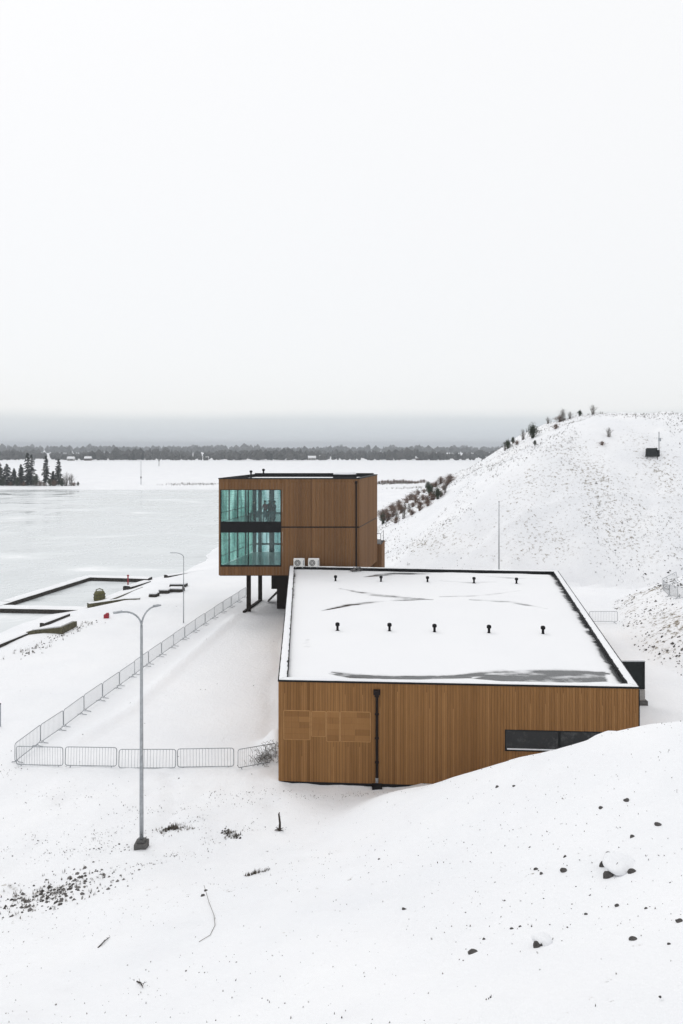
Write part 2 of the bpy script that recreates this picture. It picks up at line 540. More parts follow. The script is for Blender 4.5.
def hill_z(X, Y):
    d = sdist(HILL, X, Y) + fbm(X, Y, 16, 3) * 1.6
    z = smin(0.67 * np.maximum(d, 0), 23.4 + fbm(X, Y, 22, 3) * 1.3 + 0 * d, 3.4)
    return np.maximum(z + 2.6 * 0 * d, 0)


def bank_z(X, Y):
    d = sdist(BANK, X, Y) + fbm(X + 50, Y, 5, 3) * 0.7
    return np.maximum(smin(0.5 * np.maximum(d, 0), 3.3 + 0 * d, 0.35), 0)


SHORE_Y = [-50, 40, 63, 69, 76, 80, 85, 93, 97, 103, 112, 131, 200, 290, 310]
SHORE_X = [-36, -34, -33, -32.5, -31.2, -28.8, -28.0, -27.0, -25.8, -22, -21, -21.5, -16, -14, -14]
LAKE_Z, LAKE_END = -0.9, 296.0


def shore_d(X, Y):
    d = X - np.interp(Y, SHORE_Y, SHORE_X) + fbm(X, Y, 7, 3) * 0.8
    e = Y - LAKE_END + fbm(X, Y, 30, 3) * 3 + np.clip((X + 200) * -0.02, 0, 8)
    return np.maximum(d, e)


def ridge(X, Y, pts, h, wd):
    d = np.full(np.shape(X), 1e9)
    for (x0, y0), (x1, y1) in zip(pts, pts[1:]):
        ex, ey = x1 - x0, y1 - y0
        tt = np.clip(((X - x0) * ex + (Y - y0) * ey) / (ex * ex + ey * ey), 0, 1)
        d = np.minimum(d, np.hypot(X - x0 - tt * ex, Y - y0 - tt * ey))
    return h * np.exp(-(d / wd) ** 2)


_pr = np.random.default_rng(21)
PITS = [(float(_pr.uniform(-16, 15)), float(_pr.uniform(9, 36)), float(_pr.uniform(0.28, 0.6)), float(_pr.choice([-1, 1, 1]) * _pr.uniform(0.06, 0.20))) for _ in range(170)]
# a line of footprints from the lamp to the barriers and one along the building
PITS += [(-8.2 + 0.16 * (i % 2) - 0.03 * i + 0.4 * math.sin(i * 0.23), 31.0 + 0.36 * i, 0.24, 0.15) for i in range(19)]
PITS += [(-4.6 + 0.16 * (i % 2) + 0.25 * math.sin(i * 0.3) - 0.02 * i, 42.0 + 0.55 * i, 0.28, 0.12) for i in range(40)]


def height(X, Y):
    X = np.asarray(X, float); Y = np.asarray(Y, float)
    f = fg_z(X, Y); hl = hill_z(X, Y); bk = bank_z(X, Y)
    z = np.maximum(np.maximum(f, hl), bk)
    sh = np.clip(LAKE_Z + 0.17 * shore_d(X, Y), -2.4, 0)
    z = np.where(z < 0.3, z + sh, z)
    z = z + np.clip(hl / 3, 0, 1) * (0.55 * fbm(X, Y * 0.3, 4.5, 3) + 0.35 * fbm(X * 0.5, Y * 0.4, 9, 3)) * np.clip((300 - Y) / 50, 0, 1)
    fade = np.clip((420 - np.abs(Y)) / 200, 0, 1)
    yard = np.clip((Y - 38) / 3, 0, 1) * np.clip((X + 16.5) / 1.5, 0, 1) * np.clip((86 - Y) / 5, 0, 1) * np.clip((24 - X) / 3, 0, 1)
    amp = 0.05 + 0.13 * np.clip(f, 0, 1) + 0.28 * np.clip(hl / 2, 0, 1) + 0.15 * np.clip(bk, 0, 1)
    rough = fbm(X, Y, 3.2, 4) * amp + fbm(X, Y, 1.1, 3) * (0.075 + 0.05 * np.clip(hl + bk, 0, 1)) + fbm(X + 9, Y, 14, 3) * 0.2 * (1 - 0.85 * np.clip(f, 0, 1))
    sdd = shore_d(X, Y)
    nearshore = np.exp(-((sdd - 1.0) / 5.0) ** 2) * (Y < 290)
    rough = rough * (1 - 0.6 * np.exp(-((Y - 29) / 3.5) ** 2) * (f > 0.3))
    z = z + rough * fade * (1 - 0.85 * yard) * (1 - 0.85 * nearshore)
    tram = np.clip((X + 24) / 4, 0, 1) * np.clip((-1 - X) / 3, 0, 1) * np.clip((Y - 23) / 3, 0, 1) * np.clip((38.5 - Y) / 2, 0, 1)
    z = z + tram * (0.16 * np.abs(fbm(X + 40, Y, 1.3, 3)) + 0.10 * fbm(X, Y + 70, 2.6, 3))
    for px_, py_, pr_, pd_ in PITS:
        d2 = (X - px_) ** 2 + (Y - py_) ** 2
        z = z - pd_ * np.exp(-d2 / (pr_ * pr_)) * 1.0
    z = z + ridge(X, Y, [(-15.2, 41), (-13.6, 46.2), (-12.4, 57.2), (-10.5, 72)], 0.22, 0.45)
    z = z + ridge(X, Y, [(18, 97), (34, 101), (52, 100), (80, 98)], 0.35, 0.7) + ridge(X, Y, [(40, 96), (47, 106), (50, 116)], -0.4, 0.6)
    z = z + ridge(X, Y, [(-3.5, 39.2), (-3.7, 41)], 0.95, 0.7)
    z = z + ridge(X, Y, [(-19.5, 118), (-19.0, 124)], 1.0, 2.0)
    z = z + np.clip((np.hypot(X, Y) - 900) / 3000, 0, 2) * 0
    return z


def spaced(segs):
    """segs: (start, stop, step0, step1) with geometric steps"""
    out = []
    for a, b, s0, s1 in segs:
        x = a
        n = max(1, int(round(abs(b - a) / ((s0 + s1) / 2))))
        ss = np.linspace(s0, s1, n); ss = ss * (b - a) / ss.sum()
        out += list(a + np.r_[0, np.cumsum(ss)[:-1]])
    out.append(segs[-1][1])
    return np.array(out)


xs = spaced([(-5200, -600, 500, 80), (-600, -150, 60, 8), (-150, -40, 5, 0.9), (-40, -14, 0.8, 0.42), (-14, 18, 0.36, 0.36), (18, 30, 0.4, 0.5),
             (30, 95, 0.6, 1.2), (95, 300, 1.6, 10), (300, 800, 20, 80), (800, 5200, 120, 600)])
ys = spaced([(-80, -4, 10, 1.0), (-4, 8, 0.8, 0.45), (8, 46, 0.28, 0.36), (46, 130, 0.5, 0.8), (130, 200, 0.9, 1.8), (200, 330, 2, 3), (330, 900, 5, 25), (900, 6500, 40, 500)])
GX, GY = np.meshgrid(xs, ys)
GZ = height(GX, GY)

# thin snow: where soil and rubble show through
hd = sdist(HILL, GX, GY); bd = sdist(BANK, GX, GY)
D = np.zeros(GX.shape)
D += np.clip(hd / 4, 0, 1) * np.clip((60 - hd) / 20, 0, 1) * (0.16 + 0.42 * np.clip(fbm(GX, GY * 0.45, 11, 5) + 0.18, 0, 1))
slope_face = np.clip(bd / 0.6, 0, 1) * np.clip((7.5 - bd) / 3, 0, 1)
D += slope_face * (0.22 + 0.5 * np.clip(fbm(GX, GY, 5, 3) + 0.25, 0, 1))
sd_ = shore_d(GX, GY)
D += np.exp(-((sd_ - 4.6) / 1.0) ** 2) * np.clip(fbm(GX, GY, 6, 3) + 0.1, 0, 1) * 0.45 * (GY < 296)
D += np.exp(-((GY - 305) / 3) ** 2) * (GX < 60) * np.clip(fbm(GX, GY, 25, 3) + 0.2, 0, 1) * 0.55
D += np.exp(-(((GX + 11.8) / 2.4) ** 2 + ((GY - 27.2) / 1.6) ** 2)) * 0.30
D += np.exp(-(((GX + 6.3) / 1.8) ** 2 + ((GY - 32.4) / 0.5) ** 2)) * 0.30
D += 0.05
D += 0.30 * np.clip(fbm(GX, GY + 31, 3.5, 4) - 0.02, 0, 1) * (fg_z(GX, GY) > 0.2)
D += 0.55 * np.clip(fbm(GX + 4, GY, 5, 4) + 0.05, 0, 1) * np.clip((-1 - GX) / 3, 0, 1) * np.clip((GY - 23) / 3, 0, 1) * np.clip((38 - GY) / 2, 0, 1)
D = np.clip(D, 0, 1)

ny, nx = GX.shape
quads_j, quads_i = np.meshgrid(np.arange(ny - 1), np.arange(nx - 1), indexing='ij')
q0 = (quads_j * nx + quads_i).ravel()
Q = np.c_[q0, q0 + 1, q0 + nx + 1, q0 + nx]
cx_ = 0.25 * (GX[:-1, :-1] + GX[1:, 1:] + GX[:-1, 1:] + GX[1:, :-1]).ravel()
cy_ = 0.25 * (GY[:-1, :-1] + GY[1:, 1:] + GY[:-1, 1:] + GY[1:, :-1]).ravel()
is_hill = (hill_z(cx_, cy_) > 0.25)
is_fg = (fg_z(cx_, cy_) > 0.12) & ~is_hill


def sheet(name, mask):
    q = Q[mask]
    used, inv = np.unique(q, return_inverse=True)
    q = inv.reshape(-1, 4)
    V = np.c_[GX.ravel()[used], GY.ravel()[used], GZ.ravel()[used]]
    me = bpy.data.meshes.new(name)
    me.from_pydata(V.tolist(), [], q.tolist())
    a = me.attributes.new('dirt', 'FLOAT', 'POINT')
    a.data.foreach_set('value', D.ravel()[used].astype(np.float32))
    me.polygons.foreach_set('use_smooth', [True] * len(me.polygons))
    me.materials.append(M['snow'])
    o = bpy.data.objects.new(name, me)
    C.objects.link(o)
    return tag(o, kind='structure')


sheet('ground', ~is_hill & ~is_fg)
sheet('hill', is_hill)
sheet('slope', is_fg)

mb = MB()
lx = list(np.interp(np.linspace(-20, LAKE_END + 8, 60), SHORE_Y, SHORE_X))
ly = list(np.linspace(-20, LAKE_END + 8, 60))
for i in range(59):
    mb.face([(-900, ly[i], LAKE_Z), (lx[i] + 4, ly[i], LAKE_Z), (lx[i + 1] + 4, ly[i + 1], LAKE_Z), (-900, ly[i + 1], LAKE_Z)])
tag(mb.build('lake', M['ice']), kind='structure')


def gz(x, y):
    return float(height(np.array([x]), np.array([y]))[0])


def at_z(px, py, z=0.0):
    """point at height z seen at a place in the photograph"""
    Y = (EYE - z) * FPX / (py - HY)
    return Vector(((px - CX) / FPX * Y, Y, z))


def at_d(px, py, Y):
    return Vector(((px - CX) / FPX * Y, Y, EYE - (py - HY) / FPX * Y))


_yy = np.concatenate([np.arange(7, 60, 0.1), np.arange(60, 420, 0.4)])


def hit(px, py):
    """first point of the terrain along a line of sight from the viewpoint"""
    X = (px - CX) / FPX * _yy; Z = EYE - (py - HY) / FPX * _yy
    k = np.argmax(Z <= height(X, _yy))
    return Vector((float(X[k]), float(_yy[k]), gz(X[k], _yy[k])))


# ------------------------------------------------------------------ air
mb = MB()
mb.box((0, 2600, 15.5), (10300, 5600, 45))
hz = bpy.data.materials.new('haze')
hz.use_nodes = True
t = hz.node_tree
t.nodes.clear()
ho = t.nodes.new('ShaderNodeOutputMaterial')
pv = t.nodes.new('ShaderNodeVolumePrincipled')
pv.inputs['Color'].default_value = (0.88, 0.93, 1.0, 1)
pv.inputs['Density'].default_value = 0.00036
pv.inputs['Anisotropy'].default_value = 0.0
t.links.new(pv.outputs[0], ho.inputs['Volume'])
tag(mb.build('haze', hz), kind='stuff')


# ------------------------------------------------------------------ building helpers
def inset(poly, d):
    """inset a convex counter-clockwise polygon by d"""
    n = len(poly); out = []
    for i in range(n):
        p0 = Vector(poly[i - 1]); p1 = Vector(poly[i]); p2 = Vector(poly[(i + 1) % n])
        e1 = (p1 - p0).normalized(); e2 = (p2 - p1).normalized()
        n1 = Vector((-e1.y, e1.x)); n2 = Vector((-e2.y, e2.x))
        b = (n1 + n2); b = b / (1 + n1.dot(n2))
        out.append(tuple(p1 + b * d))
    return out


def boards(p0, p1, z0, z1, bw=0.145, gap=0.011, th=0.03, holes=(), tone=(0.35, 0.75), light=()):
    """vertical boards on the wall p0->p1 (outward is to the right of p0->p1); holes: (s0,s1,za,zb)"""
    mb = MB()
    a = Vector(p0); b = Vector(p1)
    L = (b - a).length
    e = (b - a) / L
    nrm = Vector((e.y, -e.x))
    n = int(round(L / bw)); step = L / n
    edges = [(i * step, (i + 1) * step) for i in range(n)]
    cuts = sorted({h[0] for h in holes} | {h[1] for h in holes})
    segs = []; grp = [0.0, 0.8, 0.0]
    for s0, s1 in edges:
        cs = [s0] + [c for c in cuts if s0 + 0.01 < c < s1 - 0.01] + [s1]
        if s0 - grp[0] > grp[1]: grp = [s0, random.uniform(0.5, 1.6), random.gauss(0, 0.05)]
        tn = random.uniform(*tone) + grp[2] + (random.random() < 0.08) * random.uniform(-0.28, 0.25)
        for u, v in zip(cs, cs[1:]): segs.append((u, v, tn, u == s0, v == s1))
    for u, v, tn, l, r in segs:
        mid = (u + v) / 2
        zs = [(z0, z1)]
        for h in holes:
            if h[0] < mid < h[1]:
                nz = []
                for za, zb in zs:
                    if h[2] > za + 0.01: nz.append((za, min(zb, h[2])))
                    if h[3] < zb - 0.01: nz.append((max(za, h[3]), zb))
                zs = [q for q in nz if q[1] - q[0] > 0.02]
        u2 = u + (gap / 2 if l else 0); v2 = v - (gap / 2 if r else 0)
        t2 = th + random.uniform(-0.003, 0.003)
        for za, zb in zs:
            A = a + e * u2; B = a + e * v2
            A2 = A + nrm * t2; B2 = B + nrm * t2
            mb.prism([tuple(A), tuple(A2), tuple(B2), tuple(B)], za, zb, tn)
            if r and random.random() < 0.22:      # a pale batten edge left between two boards
                A = a + e * (v2 + 0.001); B = a + e * (v2 + 0.001 + 0.015)
                mb.prism([tuple(A), tuple(A + nrm * 0.036), tuple(B + nrm * 0.036), tuple(B)], za, zb - random.choice((0, 0, 0.4, 1.2)) * min(1, (zb - za) / 3), 1.0, 1)
    return mb, e, nrm, L


def on_wall(mb, p0, e, nrm, s0, s1, za, zb, o0, o1, tone=0.5, mi=0):
    """box on a wall: along s0..s1, heights za..zb, from o0 to o1 outward"""
    p0 = Vector(p0)
    A = p0 + e * s0 + nrm * o0; B = p0 + e * s0 + nrm * o1; Cc = p0 + e * s1 + nrm * o1; Dd = p0 + e * s1 + nrm * o0
    mb.prism([tuple(A), tuple(B), tuple(Cc), tuple(Dd)], za, zb, tone, mi)


# ------------------------------------------------------------------ low building
F0, F1, B1, B0 = (-3.15, 36.32), (14.54, 35.25), (20.4, 68.0), (-5.06, 70.8)
LOW = [F0, F1, B1, B0]
ROOF_Z, PAR_Z = 4.93, 5.20
low = empty('low_building', (5.5, 52, 0), 'long low building clad in golden brown vertical boards under a wide flat snowy roof', 'building')


def P(mb, name, mats, parent, smooth=False):
    root = parent
    while root.parent: root = root.parent
    rel(mb, root)
    return mb.build(name, mats, parent, smooth)


mb = MB(); mb.prism(inset(LOW, 0.02), -0.6, ROOF_Z - 0.06)
wall = P(mb, 'wall', M['black'], low)
fw_holes = [(11.25, 17.0, 1.93, 2.98)]
HP = [(0.25, 1.56, 2.24, 3.68), (1.66, 2.36, 2.42, 3.66), (2.42, 3.05, 2.18, 3.66), (3.11, 4.60, 2.20, 3.68)]   # boarded patches on the left of the front
mbf, fe, fn, fL = boards(F0, F1, 0.12, PAR_Z - 0.075, holes=fw_holes + HP, tone=(0.34, 0.62))
P(mbf, 'board_cladding', [M['wood_low'], M['pale_timber']], low)
for q0_, q1_ in ((F1, B1), (B1, B0), (B0, F0)):
    mbs, _, _, _ = boards(q0_, q1_, 0.12, PAR_Z - 0.075, bw=0.16)
    P(mbs, 'board_cladding', [M['wood_low'], M['pale_timber']], low)
# boarded patches: short offcuts, laid level and edged with a pale strip
for k, (s0, s1, za, zb) in enumerate(HP):
    mb = MB()
    nrow = int(round((zb - za) / 0.29))
    hgt = (zb - za) / nrow
    for i in range(nrow):
        cut = random.uniform(0.35, 0.65) * (s1 - s0) + s0 if random.random() < 0.5 else None
        spans = [(s0 + 0.02, s1 - 0.02)] if cut is None else [(s0 + 0.02, cut - 0.004), (cut + 0.004, s1 - 0.02)]
        for u, v in spans:
            on_wall(mb, F0, fe, fn, u, v, za + i * hgt + 0.002, za + (i + 1) * hgt - 0.002, 0.0, 0.029, random.choice((0.5, 0.55, 0.6, 0.65, 0.7, 0.36)))
    for u, v, a_, b_ in ((s0, s1, zb - 0.012, zb + 0.022), (s0, s1, za - 0.022, za + 0.0), (s0 - 0.018, s0 + 0.014, za, zb - 0.014), (s1 - 0.014, s1 + 0.018, za, zb - 0.014)):
        on_wall(mb, F0, fe, fn, u, v, a_, b_, 0.0, 0.036, 1.0, 1)
    P(mb, 'boarded_patch', [M['wood_low'], M['pale_timber']], low)
# window strip
mb = MB()
on_wall(mb, F0, fe, fn, 11.25, 17.0, 2.92, 2.98, 0.0, 0.035)
on_wall(mb, F0, fe, fn, 11.25, 17.0, 1.93, 2.0, 0.0, 0.06)
for s in (11.25, 13.85, 16.94):
    on_wall(mb, F0, fe, fn, s, s + 0.06 if s != 13.85 else s + 0.12, 2.0, 2.92, 0.0, 0.034)
win = P(mb, 'window', M['dark_frame'], low)
for s0, s1 in ((11.31, 13.85), (13.97, 16.94)):
    mb = MB(); on_wall(mb, F0, fe, fn, s0, s1, 2.0, 2.92, 0.0, 0.012)
    P(mb, 'pane', M['dark_glass'], win)
mb = MB()
for s0, s1 in ((11.36, 13.8), (14.0, 16.9)):
    on_wall(mb, F0, fe, fn, s0, s1, 2.002, 2.05, 0.014, 0.058)
P(mb, 'sill_snow', M['snow_clean'], win)
# base flashing
mb = MB()
on_wall(mb, F0, fe, fn, 0.0, fL, -0.3, 0.115, 0.0, 0.022)
P(mb, 'plinth', M['black'], low)
# corner trims
mb = MB()
on_wall(mb, F0, fe, fn, fL - 0.005, fL + 0.05, 0.0, PAR_Z - 0.14, -0.05, 0.04)
P(mb, 'corner_trim', M['black'], low)
# downpipe
ps = 4.93
mb = MB()
pc = Vector(F0) + fe * ps + fn * 0.12
mb.tube([(pc.x, pc.y, 0.45), (pc.x, pc.y, 4.62)], 0.075, 10)
on_wall(mb, F0, fe, fn, ps - 0.17, ps + 0.17, 4.62, 4.84, 0.034, 0.26)
on_wall(mb, F0, fe, fn, ps - 0.11, ps + 0.11, 4.50, 4.62, 0.036, 0.22)
for zc in (1.2, 2.4, 3.6):
    on_wall(mb, F0, fe, fn, ps - 0.10, ps + 0.10, zc, zc + 0.05, 0.034, 0.205)
dp = P(mb, 'downpipe', M['brownpipe'], low)
mb = MB(); mb.tube([(pc.x, pc.y, 0.22), (pc.x, pc.y, 0.46)], 0.077, 10)
P(mb, 'pipe_sleeve', M['galv'], dp)
mb = MB(); mb.box((pc.x, pc.y - 0.1, 0.05), (0.5, 0.55, 0.18))
P(mb, 'gully', M['black'], dp)
# roof: membrane, parapet, snow
mb = MB(); mb.prism(inset(LOW, 0.03), ROOF_Z - 0.05, ROOF_Z - 0.012)
roof = P(mb, 'roof', M['membrane'], low)
PW = 0.42
o0_ = inset(LOW, 0.005); o_ = inset(LOW, -0.05); i_ = inset(LOW, PW); ii_ = inset(LOW, PW + 0.02)
mb = MB()
for k in range(4):
    j = (k + 1) % 4
    mb.prism([o0_[k], o0_[j], i_[j], i_[k]], ROOF_Z - 0.008, PAR_Z)
for k in range(4):     # drip edge
    j = (k + 1) % 4
    q = inset(LOW, -0.062)
    mb.prism([q[k], q[j], o0_[j], o0_[k]], PAR_Z - 0.07, PAR_Z + 0.012)
P(mb, 'parapet', M['black'], roof)


def snow_cap(p_out, p_in, n, zb, th, wob=0.05):
    """snow lying along a parapet top, ragged edges"""
    mb = MB()
    A0, A1 = Vector(p_out[0]), Vector(p_out[1]); I0, I1 = Vector(p_in[0]), Vector(p_in[1])
    rows = []
    for i in range(n + 1):
        u = i / n
        a = A0.lerp(A1, u); b = I0.lerp(I1, u); d = (b - a)
        w0 = 0.06 + abs(random.gauss(0, wob)) * 0.4; w1 = 0.04 + abs(random.gauss(0, wob))
        a2 = a + d * w0; b2 = b - d * w1
        hgt = th * random.uniform(0.75, 1.2)
        rows.append([(a2.x, a2.y, zb), (*(a2 + (b2 - a2) * 0.12), zb + hgt * 0.8), (*(a2 + (b2 - a2) * 0.5), zb + hgt), (*(a2 + (b2 - a2) * 0.88), zb + hgt * 0.8), (b2.x, b2.y, zb)])
    vs = [p for r in rows for p in r]
    fs = [(i * 5 + k, (i + 1) * 5 + k, (i + 1) * 5 + k + 1, i * 5 + k + 1) for i in range(n) for k in range(4)]
    fs = [tuple(reversed(f)) for f in fs]
    mb.add(vs, fs)
    return mb


for k, n, wb in ((0, 90, 0.03), (1, 160, 0.05), (2, 60, 0.1), (3, 160, 0.05)):
    j = (k + 1) % 4
    P(snow_cap((o_[k], o_[j]), (i_[j - 4 + 0] if False else i_[k], i_[j]), n, PAR_Z + 0.003, 0.05, wb), 'parapet_snow', M['snow_clean'], roof, True)

# roof snow sheet with bare wet streaks (mask stored on a fine grid)
NU, NV = 240, 420
U, V = np.meshgrid(np.linspace(0, 1, NU), np.linspace(0, 1, NV))
q = np.array(ii_)
RX = (q[0, 0] * (1 - U) + q[1, 0] * U) * (1 - V) + (q[3, 0] * (1 - U) + q[2, 0] * U) * V
RY = (q[0, 1] * (1 - U) + q[1, 1] * U) * (1 - V) + (q[3, 1] * (1 - U) + q[2, 1] * U) * V


def roof_px(pts):
    return [(at_z(x, y, ROOF_Z).x, at_z(x, y, ROOF_Z).y) for x, y in pts]


def streak(pts, w0, amp=1.0):
    pts = roof_px(pts)
    best = np.zeros(RX.shape)
    n = len(pts) - 1
    for i in range(n):
        (x0, y0), (x1, y1) = pts[i], pts[i + 1]
        ex, ey = x1 - x0, y1 - y0
        tt = np.clip(((RX - x0) * ex + (RY - y0) * ey) / (ex * ex + ey * ey), 0, 1)
        u = (i + tt) / n
        wd = 2.1 * w0 * (0.25 + 0.75 * np.sin(np.pi * np.clip(u, 0.03, 0.97)))
        d = np.hypot(RX - x0 - tt * ex, RY - y0 - tt * ey) / wd
        best = np.maximum(best, np.exp(-d ** 2))
    core = np.clip(best, 0, 1) ** 3.5
    return np.maximum(0.36 * best, core) * amp


bare = np.zeros(RX.shape)
for pts, wd, am in [
        ([(340, 589), (375, 595), (400, 598), (432, 600)], 0.55, 1.0),
        ([(322, 611), (350, 605), (385, 601), (428, 600)], 0.45, 0.62),
        ([(365, 577), (392, 574), (430, 574)], 0.7, 0.8),
        ([(330, 567.8), (350, 568.6), (375, 569)], 0.6, 0.9),
        ([(470, 600), (510, 602), (547, 609)], 0.4, 0.62),
        ([(440, 597), (480, 596), (520, 591)], 0.35, 0.5),
        ([(480, 576), (510, 578), (540, 579)], 0.5, 0.55),
        ([(440, 581), (470, 583), (500, 582)], 0.4, 0.4),
        ([(332, 672.5), (350, 675), (380, 677)], 0.26, 1.0),
        ([(360, 676.5), (430, 677), (500, 675), (540, 674)], 0.22, 0.9),
        ([(308, 640), (306, 650)], 0.5, 0.35), ([(285, 652), (284, 668), (285.5, 677)], 0.3, 0.9), ([(330, 674), (350, 676.5), (400, 678.5), (470, 678)], 0.42, 0.8)]:
    bare = np.maximum(bare, streak(pts, wd, am))
# pond in the low front right corner
pp = roof_px([(470, 679), (508, 671.5), (560, 671.5), (606, 672), (608, 682), (560, 684), (505, 682)])
dpnd = sdist(pp, RX, RY)
bare = np.maximum(bare, np.clip(0.5 + dpnd / 0.25, 0, 1) * 0.74)
bare = np.maximum(bare, streak([(455, 676), (500, 672.6), (520, 672)], 0.35, 1.0)); bare = np.maximum(bare, streak([(490, 673), (540, 672.4), (590, 673.2), (608, 674)], 0.42, 1.05))
# bare foot of the right parapet and the ragged foot of the left one
dr = (1 - U) * np.hypot(np.array(ii_[1])[0] - np.array(ii_[0])[0], 1.0)
bare = np.maximum(bare, np.exp(-(dr / 0.30) ** 2) * (0.95 + 0.1 * fbm(RX, RY, 2, 2)))
dl = U * 18
bare = np.maximum(bare, np.exp(-(dl / 0.14) ** 2) * np.clip(0.1 + fbm(RX, RY, 2, 3) * 1.5, 0, 1))
bare = np.maximum(bare, np.exp(-((1 - V) * 34 / 0.3) ** 2) * np.clip(0.7 + fbm(RX, RY, 4, 3), 0, 1) * (U > 0.23))
bare = bare * np.clip(0.86 + 0.75 * fbm(RX * 0.45, RY, 0.75, 4) + 0.35 * fbm(RX * 0.3, RY, 3.0, 3), 0.25, 1.3)
RZ = ROOF_Z + 0.045 * (1 - np.clip(bare * 1.5, 0, 1)) + 0.015 * fbm(RX, RY, 2.5, 3) * (1 - np.clip(bare, 0, 1))
me = bpy.data.meshes.new('roof_snow')
lo = low.location
qq0 = (np.arange(NV - 1)[:, None] * NU + np.arange(NU - 1)[None]).ravel()
me.from_pydata(np.c_[RX.ravel() - lo.x, RY.ravel() - lo.y, RZ.ravel() - lo.z].tolist(), [], np.c_[qq0, qq0 + 1, qq0 + NU + 1, qq0 + NU].tolist())
a = me.attributes.new('bare', 'FLOAT', 'POINT'); a.data.foreach_set('value', bare.ravel().astype(np.float32))
me.polygons.foreach_set('use_smooth', [True] * len(me.polygons))


def roof_snow_mat():
    m = bpy.data.materials.new('roof_snow')
    t, b = nodes(m)
    c = t.nodes.new('ShaderNodeTexCoord')
    a = t.nodes.new('ShaderNodeAttribute'); a.attribute_name = 'bare'
    mp = t.nodes.new('ShaderNodeMapping'); mp.inputs['Scale'].default_value = (1.0, 2.6, 1)
    n = t.nodes.new('ShaderNodeTexNoise'); n.inputs['Scale'].default_value = 1.6; n.inputs['Detail'].default_value = 9; n.inputs['Roughness'].default_value = 0.74
    t.links.new(c.outputs['Object'], mp.inputs[0]); t.links.new(mp.outputs[0], n.inputs['Vector'])
    ad = t.nodes.new('ShaderNodeMath'); ad.operation = 'MULTIPLY_ADD'; ad.inputs[1].default_value = 0.62
    t.links.new(n.outputs['Fac'], ad.inputs[0]); t.links.new(a.outputs['Fac'], ad.inputs[2])
    r = t.nodes.new('ShaderNodeValToRGB')
    r.color_ramp.elements[0].position = 0.52; r.color_ramp.elements[1].position = 1.0
    k = r.color_ramp.elements.new(0.72); k.color = (0.20, 0.20, 0.20, 1)
    t.links.new(ad.outputs[0], r.inputs[0])
    mx = t.nodes.new('ShaderNodeMix'); mx.data_type = 'RGBA'
    t.links.new(r.outputs[0], mx.inputs[0])
    n0 = t.nodes.new('ShaderNodeTexNoise'); n0.inputs['Scale'].default_value = 0.25; n0.inputs['Detail'].default_value = 5
    t.links.new(c.outputs['Object'], n0.inputs['Vector'])
    r0 = t.nodes.new('ShaderNodeValToRGB')
    r0.color_ramp.elements[0].color = (0.78, 0.79, 0.815, 1); r0.color_ramp.elements[1].color = (0.835, 0.84, 0.855, 1)
    t.links.new(n0.outputs['Fac'], r0.inputs[0]); t.links.new(r0.outputs[0], mx.inputs[6])
    mx.inputs[7].default_value = (0.035, 0.038, 0.041, 1)
    t.links.new(mx.outputs[2], b.inputs['Base Color'])
    rr = t.nodes.new('ShaderNodeMapRange')
    rr.inputs['To Min'].default_value = 0.75; rr.inputs['To Max'].default_value = 0.22
    t.links.new(r.outputs[0], rr.inputs[0]); t.links.new(rr.outputs[0], b.inputs['Roughness'])
    return m


me.materials.append(roof_snow_mat())
rs = bpy.data.objects.new('roof_snow', me); C.objects.link(rs); rs.parent = roof


def vent_mesh():
    mb = MB()
    mb.tube([(0, 0, 0), (0, 0, 0.30)], 0.055, 10)
    mb.tube([(0, 0, 0.26), (0, 0, 0.285), (0, 0, 0.40), (0, 0, 0.44)], [0.06, 0.098, 0.098, 0.06], 10)
    mb.tube([(0, 0, -0.02), (0, 0, 0.02), (0, 0, 0.05)], [0.13, 0.12, 0.06], 10)
    return mb.mesh('roof_vent', M['black'], True)


vm = vent_mesh()
for x, y in ((337.5, 631), (389.5, 631.5), (434.5, 632.5), (489, 633.5), (543, 634.5), (335.5, 581.5), (381, 582), (427.5, 582.5), (474, 583.3), (516.5, 584)):
    p = at_z(x, y, ROOF_Z)
    o = bpy.data.objects.new('roof_vent', vm); o.scale = (1.5, 1.5, 1.25); C.objects.link(o); o.parent = roof
    o.location = (p.x - lo.x, p.y - lo.y, ROOF_Z)

# ------------------------------------------------------------------ tower
TA, TB, TC, TE = (-12.08, 71.0), (1.75, 71.0), (3.97, 80.6), (-9.90, 80.6)
TW = [TA, TB, TC, TE]
tow = empty('lookout_building', (-4, 76, 0), 'brown boarded box building on stilts with a two storey teal glass corner', 'building')
Z_BOT, Z_F1, Z_C1, Z_F2, Z_C2, Z_TOP = 4.25, 5.20, 8.52, 9.48, 12.71, 13.84
tin = inset(TW, 0.04)


def along(a, b, u):
    return tuple(Vector(a).lerp(Vector(b), u))


USPLIT = 0.445
mb = MB()
for za, zb in ((Z_BOT + 0.02, Z_F1 - 0.04), (Z_C1 + 0.03, Z_F2 - 0.04), (Z_C2, Z_TOP - 0.44)):
    mb.prism(tin, za, zb)
mb.prism([along(tin[0], tin[1], USPLIT + 0.01), tin[1], tin[2], along(tin[3], tin[2], USPLIT + 0.01)], Z_F1 - 0.04, Z_C2)
P(mb, 'wall', M['interior'], tow)
mb = MB()
for z in (Z_F1, Z_F2):
    mb.prism(inset([along(tin[0], tin[1], 0), along(tin[0], tin[1], USPLIT), along(tin[3], tin[2], USPLIT), tin[3]], 0.2), z - 0.039, z + 0.01)
P(mb, 'floor', M['floor_in'], tow)
gl = USPLIT * (Vector(TB) - Vector(TA)).length
mbf, te, tn_, tL = boards(TA, TB, Z_BOT, Z_TOP - 0.1, holes=[(0.12, gl, Z_F1 - 0.10, Z_C2), (gl, 13.9, 8.93, 9.07)], tone=(0.3, 0.68))
P(mbf, 'board_cladding', [M['wood_high'], M['pale_brown']], tow)
